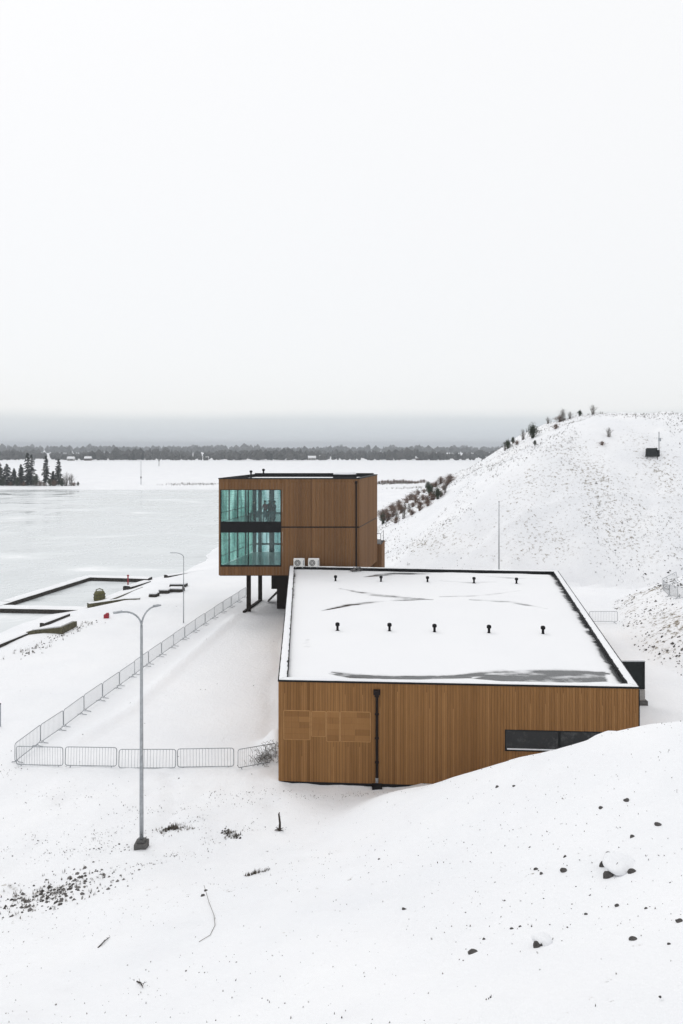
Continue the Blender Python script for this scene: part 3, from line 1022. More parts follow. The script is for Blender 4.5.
mbf, se, sn, sL = boards(TB, TC, Z_BOT - 0.1, Z_TOP - 0.1, holes=[(0, 20, 8.95, 9.05)], tone=(0.35, 0.85))
P(mbf, 'board_cladding', [M['wood_high'], M['pale_brown']], tow)
mbf, ke, kn, kL = boards(TC, TE, Z_BOT, Z_TOP - 0.1, holes=[(kL0 := (Vector(TE) - Vector(TC)).length * (1 - USPLIT), 20, Z_F1 - 0.10, Z_C2)])
P(mbf, 'board_cladding', [M['wood_high'], M['pale_brown']], tow)
mbf, le, ln, lL = boards(TE, TA, Z_BOT, Z_TOP - 0.1, holes=[(0.0, lL0 := (Vector(TA) - Vector(TE)).length - 0.12, Z_F1 - 0.10, Z_C2)])
P(mbf, 'board_cladding', [M['wood_high'], M['pale_brown']], tow)
# black spandrel, joint line and mullions
mb = MB()
on_wall(mb, TA, te, tn_, 0.12, gl, Z_C1, Z_F2, -0.04, 0.012)
on_wall(mb, TA, te, tn_, 0.12, gl, Z_F1 - 0.10, Z_F1, -0.04, 0.014)
on_wall(mb, TA, te, tn_, gl, tL, 8.93, 9.07, -0.04, 0.010)
on_wall(mb, TB, se, sn, 0.0, sL, 8.95, 9.05, -0.04, 0.010)
on_wall(mb, TE, le, ln, 0.0, lL - 0.12, Z_C1, Z_F2, -0.04, 0.012)
on_wall(mb, TC, ke, kn, kL0, kL, Z_C1, Z_F2, -0.04, 0.012)
P(mb, 'spandrel', M['black'], tow)
GLZ = ((Z_F1, Z_C1), (Z_F2, Z_C2))
mb = MB()
for za, zb in GLZ:
    for s in (0.12, 2.83, gl - 0.10):
        on_wall(mb, TA, te, tn_, s, s + 0.10, za + 0.06, zb - 0.06, -0.12, 0.018)
    for a_, b_ in ((za, za + 0.06), (zb - 0.06, zb)):
        on_wall(mb, TA, te, tn_, 0.12, gl, a_, b_, -0.12, 0.015)
fr = P(mb, 'window_frame', M['dark_frame'], tow)
for za, zb in GLZ:
    for s0, s1 in ((0.22, 2.83), (2.93, gl - 0.10)):
        mb = MB(); on_wall(mb, TA, te, tn_, s0, s1, za + 0.06, zb - 0.06, -0.05, -0.03)
        P(mb, 'pane', M['teal_glass'], fr)
mb = MB()
nb = 4
for za, zb in GLZ:
    for i in range(nb + 1):
        s = i * (lL - 0.25) / nb + 0.06
        on_wall(mb, TE, le, ln, s - 0.05, s + 0.05, za, zb, -0.10, 0.02)
    on_wall(mb, TE, le, ln, 0.02, lL - 0.14, za + 0.9, za + 0.95, -0.19, -0.15)
fr2 = P(mb, 'window_frame', M['dark_frame'], tow)
for za, zb in GLZ:
    mb = MB(); on_wall(mb, TE, le, ln, 0.02, lL - 0.14, za, zb, -0.08, -0.06)
    P(mb, 'pane', M['side_glass'], fr2)
mb = MB()
bs = [kL0, kL0 + 1.15, kL0 + 2.55, kL0 + 4.05, kL0 + 5.45, kL - 0.12]
for za, zb in GLZ:
    for s in bs:
        on_wall(mb, TC, ke, kn, s - 0.27, s + 0.27 if s < kL - 1 else s + 0.1, za, zb, -0.45, -0.07)
    on_wall(mb, TC, ke, kn, kL0, kL - 0.12, za + 0.75 * (za < 6) + 0.02, za + 0.85 * (za < 6) + 0.12, -0.30, -0.2)
    if za < 6:
        for s in np.arange(kL0 + 0.4, kL - 0.3, 0.42):
            on_wall(mb, TC, ke, kn, s, s + 0.05, za + 0.9, zb - 0.8, -0.30, -0.26)
P(mb, 'interior_column', M['column_in'], tow)
mb = MB()
for za, zb in GLZ: on_wall(mb, TC, ke, kn, kL0, kL - 0.1, za, zb, -0.05, -0.03)
P(mb, 'back_pane', M['back_glass'], tow)
# downpipe
mb = MB()
c = Vector(TB) - te * 0.30 + tn_ * 0.10
mb.tube([(c.x, c.y, 4.9), (c.x, c.y, 13.45)], 0.075, 8)
on_wall(mb, TA, te, tn_, tL - 0.42, tL - 0.18, 13.3, 13.55, 0.035, 0.2)
P(mb, 'downpipe', M['brownpipe'], tow)
# roof of the tower
to_, ti_ = inset(TW, -0.06), inset(TW, 0.40)
mb = MB()
for k in range(4):
    j = (k + 1) % 4
    mb.prism([to_[k], to_[j], ti_[j], ti_[k]], Z_TOP - 0.10, Z_TOP)
    q0_, q1_ = inset(TW, 0.10), inset(TW, 0.36)
    mb.prism([q0_[k], q0_[j], q1_[j], q1_[k]], Z_TOP - 0.436, Z_TOP - 0.102)
troof = P(mb, 'roof', M['black'], tow)
mb = MB()
for k in (2, 3):
    j = (k + 1) % 4
    q0_, q1_ = inset(TW, 0.30), inset(TW, 0.36)
    mb.prism([q0_[k], q0_[j], q1_[j], q1_[k]], Z_TOP + 0.002, Z_TOP + (0.14 if k == 2 else 0.05))
P(mb, 'roof_edge', M['black'], troof)
mb = MB(); mb.prism(inset(TW, 0.38), Z_TOP - 0.43, Z_TOP - 0.28)
P(mb, 'roof_snow', M['snow_clean'], troof)
for x, y, h in ((251, 475.5, 0.55), (263.5, 474, 0.6)):
    p = at_z(x, y, Z_TOP)
    mb = MB()
    mb.tube([(p.x, p.y, Z_TOP - 0.4), (p.x, p.y, Z_TOP + h * 0.6)], 0.09, 8)
    mb.tube([(p.x, p.y, Z_TOP + h * 0.55), (p.x, p.y, Z_TOP + h * 0.62), (p.x, p.y, Z_TOP + h * 0.9), (p.x, p.y, Z_TOP + h)], [0.09, 0.16, 0.16, 0.09], 8)
    P(mb, 'roof_vent', M['black'], troof)
p = Vector((0.35, 76.8, Z_TOP))
mb = MB(); mb.box((p.x, p.y, p.z - 0.09), (2.5, 2.2, 0.5)); hatch = P(mb, 'roof_hatch', M['black'], troof)
mb = MB()
prof = [(1.22, 0.0), (1.2, 0.12), (1.0, 0.26), (0.6, 0.34), (0.02, 0.37)]
rings = []
for rr, hh in prof:
    rings.append([(p.x + rr * math.copysign(abs(math.cos(a_)) ** 0.6, math.cos(a_)), p.y + 0.88 * rr * math.copysign(abs(math.sin(a_)) ** 0.6, math.sin(a_)), p.z + 0.162 + hh) for a_ in np.linspace(0, 2 * math.pi, 24, endpoint=False)])
vs = [v for r_ in rings for v in r_]
mb.add(vs, [(i * 24 + k, i * 24 + (k + 1) % 24, (i + 1) * 24 + (k + 1) % 24, (i + 1) * 24 + k) for i in range(4) for k in range(24)])
P(mb, 'hatch_snow', M['snow_clean'], hatch, True)
# stilts and dark stair core underneath
for (x, y, s) in ((-9.55, 74.1, 0.44), (-8.95, 79.2, 0.42), (-4.6, 72.0, 0.4)):
    mb = MB(); mb.box((x, y, (Z_BOT - 0.25) / 2 - 0.1), (s, s, Z_BOT + 0.24), 0.2)
    P(mb, 'stilt', M['post'], tow)
mb = MB()
a0, a1 = Vector((-9.95, 73.3)), Vector((-8.9, 79.0))
d = (a1 - a0).normalized(); n_ = Vector((-d.y, d.x))
mb.prism([tuple(a0 - n_ * 0.12), tuple(a1 - n_ * 0.12), tuple(a1 + n_ * 0.12), tuple(a0 + n_ * 0.12)], -0.2, 0.2)
P(mb, 'ground_beam', M['post'], tow)
mb = MB()
mb.prism([(-6.75, 75.2), (-0.5, 75.2), (0.6, 80.2), (-5.9, 80.2)], -0.3, Z_BOT - 0.07)
mb.prism([(-8.7, 79.5), (-5.92, 79.5), (-5.92, 80.2), (-8.7, 80.2)], 3.2, Z_BOT - 0.07)
mb.prism([(-7.75, 79.55), (-5.92, 79.55), (-5.92, 80.1), (-7.75, 80.1)], 1.2, 3.19)
for i in range(12):     # stair flight
    mb.box((-7.9 + 0.15 * i, 78.4, 0.2 + i * 0.15), (0.2, 1.2, 0.08))
P(mb, 'stair', M['post'], tow)
mb = MB(); mb.prism(inset(TW, 0.06), Z_BOT - 0.06, Z_BOT + 0.018)
P(mb, 'soffit', M['post'], tow)
# lower annex with railing behind the right corner
mb = MB()
AN = [(2.4, 80.9), (4.5, 80.9), (5.05, 84.5), (3.0, 84.5)]
mb.prism(inset(AN, 0.03), -0.3, 5.92)
an = P(mb, 'annex', M['black'], tow)
for a_, b_ in ((AN[0], AN[1]), (AN[1], AN[2]), (AN[2], AN[3])):
    mbb = boards(a_, b_, 0, 5.95, tone=(0.4, 0.8))[0]
    P(mbb, 'board_cladding', [M['wood_high'], M['pale_brown']], an)
mb = MB()
for x, y in ((3.95, 81.1), (4.42, 81.1), (4.9, 84.3)):
    mb.box((x, y, 6.5), (0.07, 0.07, 1.3))
mb.box((4.18, 81.1, 7.12), (0.55, 0.06, 0.06)); mb.tube([(4.42, 81.1, 7.12), (4.9, 84.3, 7.12)], 0.03, 6)
mb.box((4.18, 81.1, 6.25), (0.55, 0.05, 0.5))
P(mb, 'railing', M['galv'], an)

# ------------------------------------------------------------------ things on the roof
def ac_unit(px0, px1, label):
    p = at_z((px0 + px1) / 2, 566.3, ROOF_Z)
    y = 70.2
    xc = ((px0 + px1) / 2 - CX) / FPX * y
    e = empty('air_conditioner', (xc, y, ROOF_Z + 0.2), label, 'air conditioner', 'air conditioners on the low roof')
    wd = (px1 - px0) / FPX * y
    mb = MB(); mb.box((0, 0, 0.5), (wd, 0.38, 0.78)); o = mb.build('casing', M['white_paint'], e)
    bv = o.modifiers.new('bevel', 'BEVEL'); bv.width = 0.03; bv.segments = 2
    mb = MB()
    ring = [(-0.14 + 0.30 * math.cos(a_), -0.205, 0.5 + 0.30 * math.sin(a_)) for a_ in np.linspace(0, 2 * math.pi, 20, endpoint=False)]
    mb.add(ring + [(x, -0.193, z) for x, _, z in ring], [tuple(range(20))] + [(i, i + 20, (i + 1) % 20 + 20, (i + 1) % 20) for i in range(20)])
    fan = mb.build('fan_grille', M['grille'], e)
    mb = MB()
    for a_ in range(8):
        c_, s_ = math.cos(a_ * math.pi / 4), math.sin(a_ * math.pi / 4)
        mb.tube([(-0.14 + 0.05 * c_, -0.213, 0.5 + 0.05 * s_), (-0.14 + 0.29 * c_, -0.213, 0.5 + 0.29 * s_)], 0.009, 4)
    mb.tube([(-0.14 + 0.2 * math.cos(a_), -0.213, 0.5 + 0.2 * math.sin(a_)) for a_ in np.linspace(0, 2 * math.pi, 17)], 0.008, 4)
    mb.tube([(-0.14, -0.206, 0.5), (-0.14, -0.222, 0.5)], 0.06, 10)
    mb.build('guard', M['white_paint'], fan)
    for sx in (-0.3, 0.3):
        mb = MB(); mb.box((wd * sx, 0, 0.055), (0.08, 0.4, 0.11)); mb.build('foot', M['galv'], e)
    mb = MB(); mb.box((wd * 0.41, -0.1935, 0.5), (0.10, 0.006, 0.5)); mb.build('service_panel', M['galv'], e)
    mb = MB(); mb.box((0, 0, 0.905), (wd * 0.94, 0.34, 0.03)); s = mb.build('snow_cap', M['snow_clean'], e)
    return e


ac_unit(293.6, 304.6, 'white air conditioner unit nearer the roof corner, left one of the two')
ac_unit(308.2, 319.3, 'white air conditioner unit on the roof, right one of the two')

# a heap of cable and a bracket where the roof meets the box
mb = MB()
for i in range(26):
    p0 = Vector((1.45 + random.gauss(0, 0.25), 69.0 + random.gauss(0, 0.12), ROOF_Z + 0.1 + random.random() * 0.25))
    mb.tube([p0, p0 + Vector((random.gauss(0, 0.25), random.gauss(0, 0.15), random.uniform(-0.1, 0.2)))], 0.05, 5, random.random())
tag(mb.build('scrap_heap', M['rubble']), 'small dark heap of scrap at the back edge of the low roof', 'scrap heap')

# ------------------------------------------------------------------ dark cabin beside the building
e = empty('dark_screen', (18.4, 48.2, 0), 'dark grey upright screen wall behind the right end of the low building', 'screen wall')
mb = MB(); mb.box((0.25, -0.8, 1.92), (2.6, 0.14, 1.8)); mb.box((-0.35, -0.45, 1.9), (0.12, 0.56, 1.74)); mb.build('panel', M['slate'], e)
mb = MB(); mb.box((0.25, -0.8, 2.835), (2.66, 0.2, 0.025)); mb.build('top_trim', M['galv'], e)
for x in (-0.95, 0.2, 1.47):
    mb = MB(); mb.box((x, -0.885, 1.92), (0.06, 0.025, 1.8)); mb.build('rib', M['dark_frame'], e)
mb = MB(); mb.box((0.95, -0.55, 0.66), (1.1, 0.9, 0.70)); mb.build('plinth', M['concrete'], e)
mb = MB(); mb.box((0.6, -0.5, 0.12), (2.1, 1.2, 0.36)); mb.build('base', M['dark_concrete'], e)

# ------------------------------------------------------------------ street lamps
def lamp_double(base):
    e = empty('street_lamp', base, 'tall galvanised street lamp with two curved arms on a dark concrete foot', 'street lamp')
    mb = MB(); mb.tube([(0, 0, 0.2), (0, 0, 1.4), (0, 0, 9.35)], [0.085, 0.085, 0.055], 10); pole = mb.build('pole', M['galv'], e, True)
    mb = MB()
    bb = bmesh.new()
    mb.prism([(-0.26, -0.26), (0.26, -0.26), (0.26, 0.26), (-0.26, 0.26)], -0.3, 0.26)
    mb.prism([(-0.17, -0.17), (0.17, -0.17), (0.17, 0.17), (-0.17, 0.17)], 0.26, 0.36)
    bb.free()
    fo = mb.build('foot', M['dark_concrete'], e)
    bv = fo.modifiers.new('bevel', 'BEVEL'); bv.width = 0.03; bv.segments = 2
    for end in ((-0.86, -0.42, 10.0), (0.42, 0.80, 10.0)):
        E = Vector(end)
        path = []
        for k in range(9):
            u = k / 8
            s = 1 - math.cos(u * math.pi / 2)
            z = 9.3 + 0.7 * math.sin(u * math.pi / 2)
            path.append((E.x * 0.8 * s, E.y * 0.8 * s, z))
        path.append((E.x * 0.85, E.y * 0.85, 10.01))
        mb = MB(); mb.tube(path, 0.038, 8); arm = mb.build('arm', M['galv'], e, True)
        mb = MB()
        d = Vector((E.x, E.y)).normalized(); n_ = Vector((-d.y, d.x))
        c0 = Vector((E.x, E.y)) * 0.82; c1 = c0 + d * 0.36
        mb.prism([tuple(c0 - n_ * 0.06), tuple(c1 - n_ * 0.10), tuple(c1 + n_ * 0.10), tuple(c0 + n_ * 0.06)], 9.97, [10.06, 10.03, 10.03, 10.06])
        mb.build('lamp_head', M['galv'], arm)
    return e


lamp_double(hit(141.5, 848))
b = at_z(183.6, 623, 0)
e = empty('street_lamp', (b.x, b.y, gz(b.x, b.y)), 'thin single arm lamp post beyond the long barrier run near the shore', 'street lamp')
mb = MB(); mb.tube([(0, 0, 0), (0, 0, 3.2), (0, 0, 6.3)], [0.05, 0.042, 0.03], 8)
path = [(0, 0, 6.3)] + [(-0.9 * (1 - math.cos(u)), 0, 6.3 + 0.45 * math.sin(u)) for u in np.linspace(0.2, math.pi / 2, 6)]
mb.build('pole', M['galv'], e, True)
mb = MB(); mb.tube(path, 0.035, 8); am = mb.build('arm', M['galv'], e, True)
mb = MB(); mb.box((-1.05, 0, 6.74), (0.45, 0.16, 0.06)); mb.build('lamp_head', M['galv'], am)
mb = MB(); mb.box((-0.02, -0.09, 3.35), (0.18, 0.12, 0.34)); mb.build('switch_box', M['grille'], e)

b = Vector((17.5, 80.0))
e = empty('lamp_post', (b.x, b.y, gz(b.x, b.y)), 'plain tall thin pole in front of the snowy hill behind the low roof', 'pole')
mb = MB(); mb.tube([(0, 0, -0.2), (0, 0, 5), (0, 0, 10.75)], [0.085, 0.07, 0.045], 8); mb.build('pole', M['galv'], e, True)
mb = MB(); mb.tube([(0, 0, 10.74), (0, 0, 10.85)], 0.05, 8); mb.build('cap', M['black'], e)

p = at_z(141, 484.5, 0)
e = empty('mast', (p.x, p.y, gz(p.x, p.y)), 'slender lattice mast alone on the white plain beyond the lake', 'mast')
mb = MB(); mb.tube([(0, 0, 0), (0, 0, 10.6)], [0.16, 0.09], 6); mb.build('pole', M['galv'], e)
mb = MB(); mb.box((0, 0, 3.2), (0.5, 0.4, 0.7)); mb.build('box', M['grille'], e)
p = at_z(159, 466, 0)
e = empty('mast', (p.x, p.y, gz(p.x, p.y)), 'short dark marker post far out on the white plain, right of the mast', 'post')
mb = MB(); mb.tube([(0, 0, 0), (0, 0, 6)], [0.3, 0.2], 6); mb.build('pole', M['grille'], e)
mb = MB(); mb.box((0, 0, 4.8), (1.0, 0.5, 1.6)); mb.build('board', M['grille'], e)
p = hit(1.0, 727)
e = empty('post', (p.x - 0.05, p.y, p.z), 'short grey post standing in the snow left of the barriers', 'post')
mb = MB(); mb.tube([(0, 0, -0.1), (0, 0, 1.35)], 0.05, 8); mb.build('pole', M['galv'], e)
mb = MB(); mb.tube([(0, 0, 1.35), (0, 0, 1.40)], 0.056, 8); mb.build('cap', M['black'], e)

# ------------------------------------------------------------------ crowd barriers
BL = 2.56


def rounded_rect(L, z0, z1, r, n=4):
    pts = []
    for cx, cz, a0 in ((L / 2 - r, z1 - r, 0), (-L / 2 + r, z1 - r, 90), (-L / 2 + r, z0 + r, 180), (L / 2 - r, z0 + r, 270)):
        for k in range(n + 1):
            a = R(a0 + 90 * k / n)
            pts.append((cx + r * math.cos(a), 0, cz + r * math.sin(a)))
    return pts + [pts[0]]


def barrier_proto(nbar=17, rb=0.0075):
    e = empty('crowd_barrier', (0, 0, 0), 'x', 'barrier')
    mb = MB(); mb.tube(rounded_rect(BL - 0.06, 0.16, 1.12, 0.12), 0.021, 6, caps=False)
    mb.build('frame', M['galv_fence'], e, True)
    mb = MB()
    for i in range(nbar):
        x = -BL / 2 + 0.03 + (i + 1) * (BL - 0.06) / (nbar + 1)
        mb.tube([(x, 0, 0.17), (x, 0, 1.11)], rb, 4, caps=False)
    mb.build('bars', M['galv_fence'], e)
    for sx in (-1, 1):
        mb = MB()
        x = sx * (BL / 2 - 0.28)
        mb.tube([(x, 0, 0.17), (x, 0, 0.10), (x, -0.06, 0.04), (x, -0.30, 0.02), (x, -0.34, -0.06)], 0.02, 6)
        mb.tube([(x, 0, 0.10), (x, 0.06, 0.04), (x, 0.30, 0.02), (x, 0.34, -0.06)], 0.02, 6)
        mb.build('foot', M['galv_fence'], e, True)
    return e


proto = barrier_proto()
used = [False]


def place_barrier(p0, p1, label, group, flat=False):
    b = proto if not used[0] else copy_tree(proto)
    used[0] = True
    p0 = Vector(p0[:2]); p1 = Vector(p1[:2])
    m = (p0 + p1) / 2; d = p1 - p0
    b.location = (m.x, m.y, 0.0 if flat else gz(m.x, m.y))
    slope = 0.0 if flat else (gz(p1.x, p1.y) - gz(p0.x, p0.y)) / max(d.length, 0.1)
    b.rotation_euler = (random.gauss(0, 0.02), -math.atan(slope), math.atan2(d.y, d.x))
    b.scale = (d.length / BL, 1, 1)
    b['label'] = label; b['group'] = group
    return b


ORD = ['first', 'second', 'third', 'fourth', 'fifth', 'sixth', 'seventh', 'eighth', 'ninth', 'tenth', 'eleventh', 'twelfth', 'thirteenth', 'fourteenth', 'fifteenth', 'sixteenth', 'seventeenth', 'eighteenth']
g = 'steel barriers in the front row'
fp = [at_z(15.5, 767.5), at_z(64, 769), at_z(117.5, 769.5), at_z(176.5, 768.5), at_z(235, 768)]
fl = ['steel barrier in the front row nearest the fence corner on the far left',
      'steel barrier in the front row just left of the double arm lamp pole',
      'steel barrier in the front row crossed by the double arm lamp pole',
      'steel barrier in the front row just right of the double arm lamp pole']
for i in range(4):
    d = (fp[i + 1] - fp[i]).normalized() * 0.025
    bb_ = place_barrier(fp[i] + d, fp[i + 1] - d, fl[i], g)
    bb_.location.z -= 0.12
place_barrier(at_z(237.5, 771), at_z(276, 764), 'steel barrier at an angle between the front row and the building corner', g, True)
g = 'steel barriers in the long run along the shore side'
cur = at_z(14.5, 767)
end = at_z(246, 597)
n = int(round((end - cur).length / BL))
for i in range(n):
    a_ = cur.lerp(end, i / n); b_ = cur.lerp(end, (i + 1) / n)
    bend = 0.35 * math.sin(math.pi * i / n)
    bend2 = 0.35 * math.sin(math.pi * (i + 1) / n)
    where = 'counted from the front corner' if i < n - 3 else 'close to the stilts of the glass box'
    place_barrier((a_.x - bend, a_.y), (b_.x - bend2, b_.y), f'steel barrier in the long shore side run, {ORD[i]} {where}' if i < n - 3 else
                  f'steel barrier in the long shore side run, {["third from its far end", "second from its far end", "at its far end"][i - n + 3]} near the stilts', g)
g = 'steel barriers right of the low building'
place_barrier(at_z(589, 623), at_z(618, 622.5), 'lone steel barrier on open snow right of the low roof', g)
pf = [hit(663, 583), hit(671, 586.5), hit(680, 590.5), hit(692, 595)]
pf = [at_d(663, 583, 73), at_d(669.5, 587, 70.5), at_d(678, 591, 68), at_d(690, 595, 65.7)]
for i, nm in enumerate(('farthest', 'middle', 'nearest')):
    place_barrier(pf[i], pf[i + 1], f'steel barrier on the terrace by the right edge, {nm} of that row', g)
place_barrier(pf[0], at_d(678, 580, 74.3), 'steel barrier on the terrace by the right edge, turned across the row end', g)

# netting rolled up by the building corner
mb = MB()
for i in range(420):
    c0 = Vector((-3.95 + random.gauss(0, 0.36), 38.75 + random.gauss(0, 0.3), 0))
    c0.z = 0.05 + abs(random.gauss(0, 0.38)) * (1 if c0.x > -4.2 else 0.5)
    d = Vector((random.gauss(0, 0.16), random.gauss(0, 0.16), random.gauss(0.05, 0.16)))
    mb.tube([c0, c0 + d * 0.6 + Vector((0, 0, 0.03)), c0 + d], 0.010, 3, random.random(), caps=False)
tag(mb.build('wire_tangle', M['twig_grey']), 'tangle of grey wire and dead twigs heaped by the building corner', 'wire tangle', kind='stuff')

# ------------------------------------------------------------------ landing stages and shore clutter
def pontoon(name, pts, wd, h, z0, mat, label, cat, group=None, snow=0.10):
    e = empty(name, (pts[0][0], pts[0][1], z0), label, cat, group)
    mb = MB(); ms = MB()
    for (x0, y0), (x1, y1) in zip(pts, pts[1:]):
        a_ = Vector((x0 - pts[0][0], y0 - pts[0][1])); b_ = Vector((x1 - pts[0][0], y1 - pts[0][1]))
        d = (b_ - a_).normalized(); n_ = Vector((-d.y, d.x))
        b2 = b_ + d * 0.0
        mb.prism([tuple(a_ - n_ * wd / 2), tuple(b2 - n_ * wd / 2), tuple(b2 + n_ * wd / 2), tuple(a_ + n_ * wd / 2)], -0.2, h)
        L = (b2 - a_).length; k = max(2, int(L / 0.8)); rows = []
        for i in range(k + 1):
            c_ = a_ + d * (L * i / k)
            w0 = wd / 2 * random.uniform(0.9, 0.99); w1 = wd / 2 * random.uniform(0.9, 0.99); hh = snow * random.uniform(0.7, 1.25)
            q = [c_ - n_ * w0, c_ - n_ * w0 * 0.75, c_, c_ + n_ * w1 * 0.75, c_ + n_ * w1]
            zz = [h + 0.004, h + hh * 0.8, h + hh, h + hh * 0.8, h + 0.004]
            rows += [(v.x, v.y, z) for v, z in zip(q, zz)]
        ms.add(rows, [(i * 5 + m, (i + 1) * 5 + m, (i + 1) * 5 + m + 1, i * 5 + m + 1) for i in range(k) for m in range(4)])
    mb.build('deck', mat, e)
    if snow: ms.build('snow_layer', M['snow_clean'], e, True)
    return e


def W(px, py, z):
    p = at_z(px, py, z); return (p.x, p.y)


zt = -0.45
def zl(*pp):
    return min(gz(*W(x, y, -0.4)) for x, y in pp)


g = 'floating stages frozen into the lake ice'
pontoon('floating_stage', [W(-30, 613, zt), W(5, 602, zt), W(88, 576.3, zt), W(150, 578, zt)], 1.5, 0.45, LAKE_Z, M['dock_wood'], 'long snow topped floating stage bending round the far side of the ice pool', 'floating stage', g)
pontoon('floating_stage', [W(-40, 605.8, zt), W(0, 606.8, zt), W(88, 608.5, zt)], 1.7, 0.45, LAKE_Z, M['dock_wood'], 'straight snow topped floating stage along the near side of the ice pool', 'floating stage', g)
pontoon('floating_stage', [W(166, 576.5, -0.2), W(203, 571, -0.2)], 1.0, 0.36, zl((166, 576.5), (203, 571)), M['dock_wood'], 'short dark stage edge on the shore farthest along, near the glass box', 'stage')
pontoon('floating_stage', [W(127, 586.5, -0.3), W(147, 580.5, -0.3)], 1.2, 0.4, max(-0.85, zl((127, 586.5), (147, 580.5))), M['dock_wood'], 'short dark stage behind the red rescue post', 'stage')
pontoon('shore_beam', [W(92, 606.5, -0.4), W(118, 596, -0.3), W(141, 586, -0.2)], 0.5, 0.22, zl((118, 596)) , M['olive_wood'], 'thin brown beam along the shore from the pool corner to the red post', 'beam', snow=0.04)
pontoon('shore_beam', [W(88, 608, -0.4), W(124, 602, -0.3), W(140, 600.5, -0.2)], 0.55, 0.26, zl((124, 602)), M['olive_wood'], 'dark beam on the shore continuing the near floating stage', 'beam', snow=0.05)
pontoon('shore_beam', [W(42, 629, -0.5), W(68, 618, -0.4)], 0.5, 0.3, max(-0.85, zl((55, 623))), M['dock_wood'], 'single dark beam lying by the ice above the olive platform', 'beam', snow=0.05)
pontoon('shore_beam', [W(-12, 652, -0.4), W(26, 636.5, -0.4)], 0.45, 0.25, max(-0.85, zl((10, 643))), M['dock_wood'], 'dark beam running from the left edge to the olive platform', 'beam', snow=0.05)
# olive platform
q = [W(26, 637, -0.45), W(62, 637.5, -0.35), W(77, 629.5, -0.35), W(60, 629, -0.4)]
zp = zl((45, 635), (60, 636)) - 0.12
e = empty('olive_platform', (q[0][0], q[0][1], zp), 'low olive timber platform with a wedge shaped side at the ice edge', 'platform')
mb = MB(); mb.prism([(x - q[0][0], y - q[0][1]) for x, y in q], -0.5, [0.18, 0.72, 0.62, 0.42]); mb.build('deck', M['olive_wood'], e)
mb = MB(); mb.prism(inset([(x - q[0][0], y - q[0][1]) for x, y in q], 0.25), [0.28, 0.68, 0.60, 0.40], [0.36, 0.80, 0.72, 0.54]); mb.build('snow_layer', M['snow_clean'], e)
# olive mooring tub
p = at_z(99.5, 600, LAKE_Z)
e = empty('mooring_tub', (p.x, p.y, LAKE_Z), 'squat olive green tub standing in the ice pool', 'tub')
mb = MB(); mb.tube([(0, 0, -0.1), (0, 0, 0.15), (0, 0, 0.8), (0, 0, 1.0)], [0.62, 0.66, 0.6, 0.52], 14); mb.build('body', M['olive'], e, False)
mb = MB()
for z_ in (0.3, 0.65): mb.tube([(0, 0, z_), (0, 0, z_ + 0.08)], [0.69, 0.68], 14)
mb.build('hoop', M['olive_wood'], e)
mb = MB(); mb.tube([(-0.4, 0, 0.98), (-0.38, 0, 1.2), (0, 0, 1.32), (0.38, 0, 1.2), (0.4, 0, 0.98)], 0.06, 6); mb.build('handle', M['olive'], e)
# red rescue post
p = at_z(128, 587.5, -0.7)
e = empty('rescue_post', (p.x, p.y, -0.8), 'thin red rescue post with a dark foot at the stage end', 'rescue post')
mb = MB(); mb.tube([(0, 0, 0), (0, 0, 1.65)], 0.085, 8); mb.box((0, 0, 1.6), (0.26, 0.1, 0.18)); mb.build('pole', M['red'], e)
mb = MB(); mb.box((0, 0, 0.12), (0.7, 0.6, 0.34)); mb.build('foot', M['dock_wood'], e)
# red box on snow
p = hit(106.5, 618.5)
e = empty('red_box', p, 'small bright red box with a notch lying on the shore snow', 'box')
mb = MB(); mb.prism([(-0.22, -0.2), (0.22, -0.2), (0.22, 0.2), (-0.22, 0.2)], 0, 0.36); mb.build('body', M['red'], e)
mb = MB(); mb.box((0.08, 0, 0.42), (0.22, 0.32, 0.13)); mb.build('lid', M['red'], e)
# stacked pontoon blocks under snow
g = 'snow covered blocks on the shore'
for (x0, x1, y, lab) in ((149.5, 158.5, 596, 'rounded snow covered block, nearest of the blocks on the shore'), (159, 170.5, 592.5, 'flat snow covered block, second of the blocks on the shore'),
                         (168, 184, 591.2, 'wide snow covered block at the far end of the block row on the shore'), (170, 187, 586.3, 'long snow covered block behind the others on the shore')):
    a_ = at_z(x0, y, 0); b_ = at_z(x1, y, 0)
    z = min(gz(a_.x, a_.y), gz(b_.x, b_.y))
    e = empty('pontoon_block', ((a_.x + b_.x) / 2, a_.y, z), lab, 'block', g)
    L = b_.x - a_.x
    mb = MB(); mb.prism([(-L / 2, -0.5), (L / 2 - 0.15, -0.55), (L / 2, 0.6), (-L / 2 + 0.2, 0.6)], -0.2, 0.34)
    o = mb.build('body', M['dock_wood'], e)
    bv = o.modifiers.new('bevel', 'BEVEL'); bv.width = 0.08; bv.segments = 2
    mb = MB(); mb.prism([(-L / 2 + 0.02, -0.48), (L / 2 - 0.15, -0.52), (L / 2 - 0.03, 0.56), (-L / 2 + 0.2, 0.56)], 0.345, 0.50)
    o = mb.build('snow_cap', M['snow_clean'], e, True)
    bv = o.modifiers.new('bevel', 'BEVEL'); bv.width = 0.07; bv.segments = 3

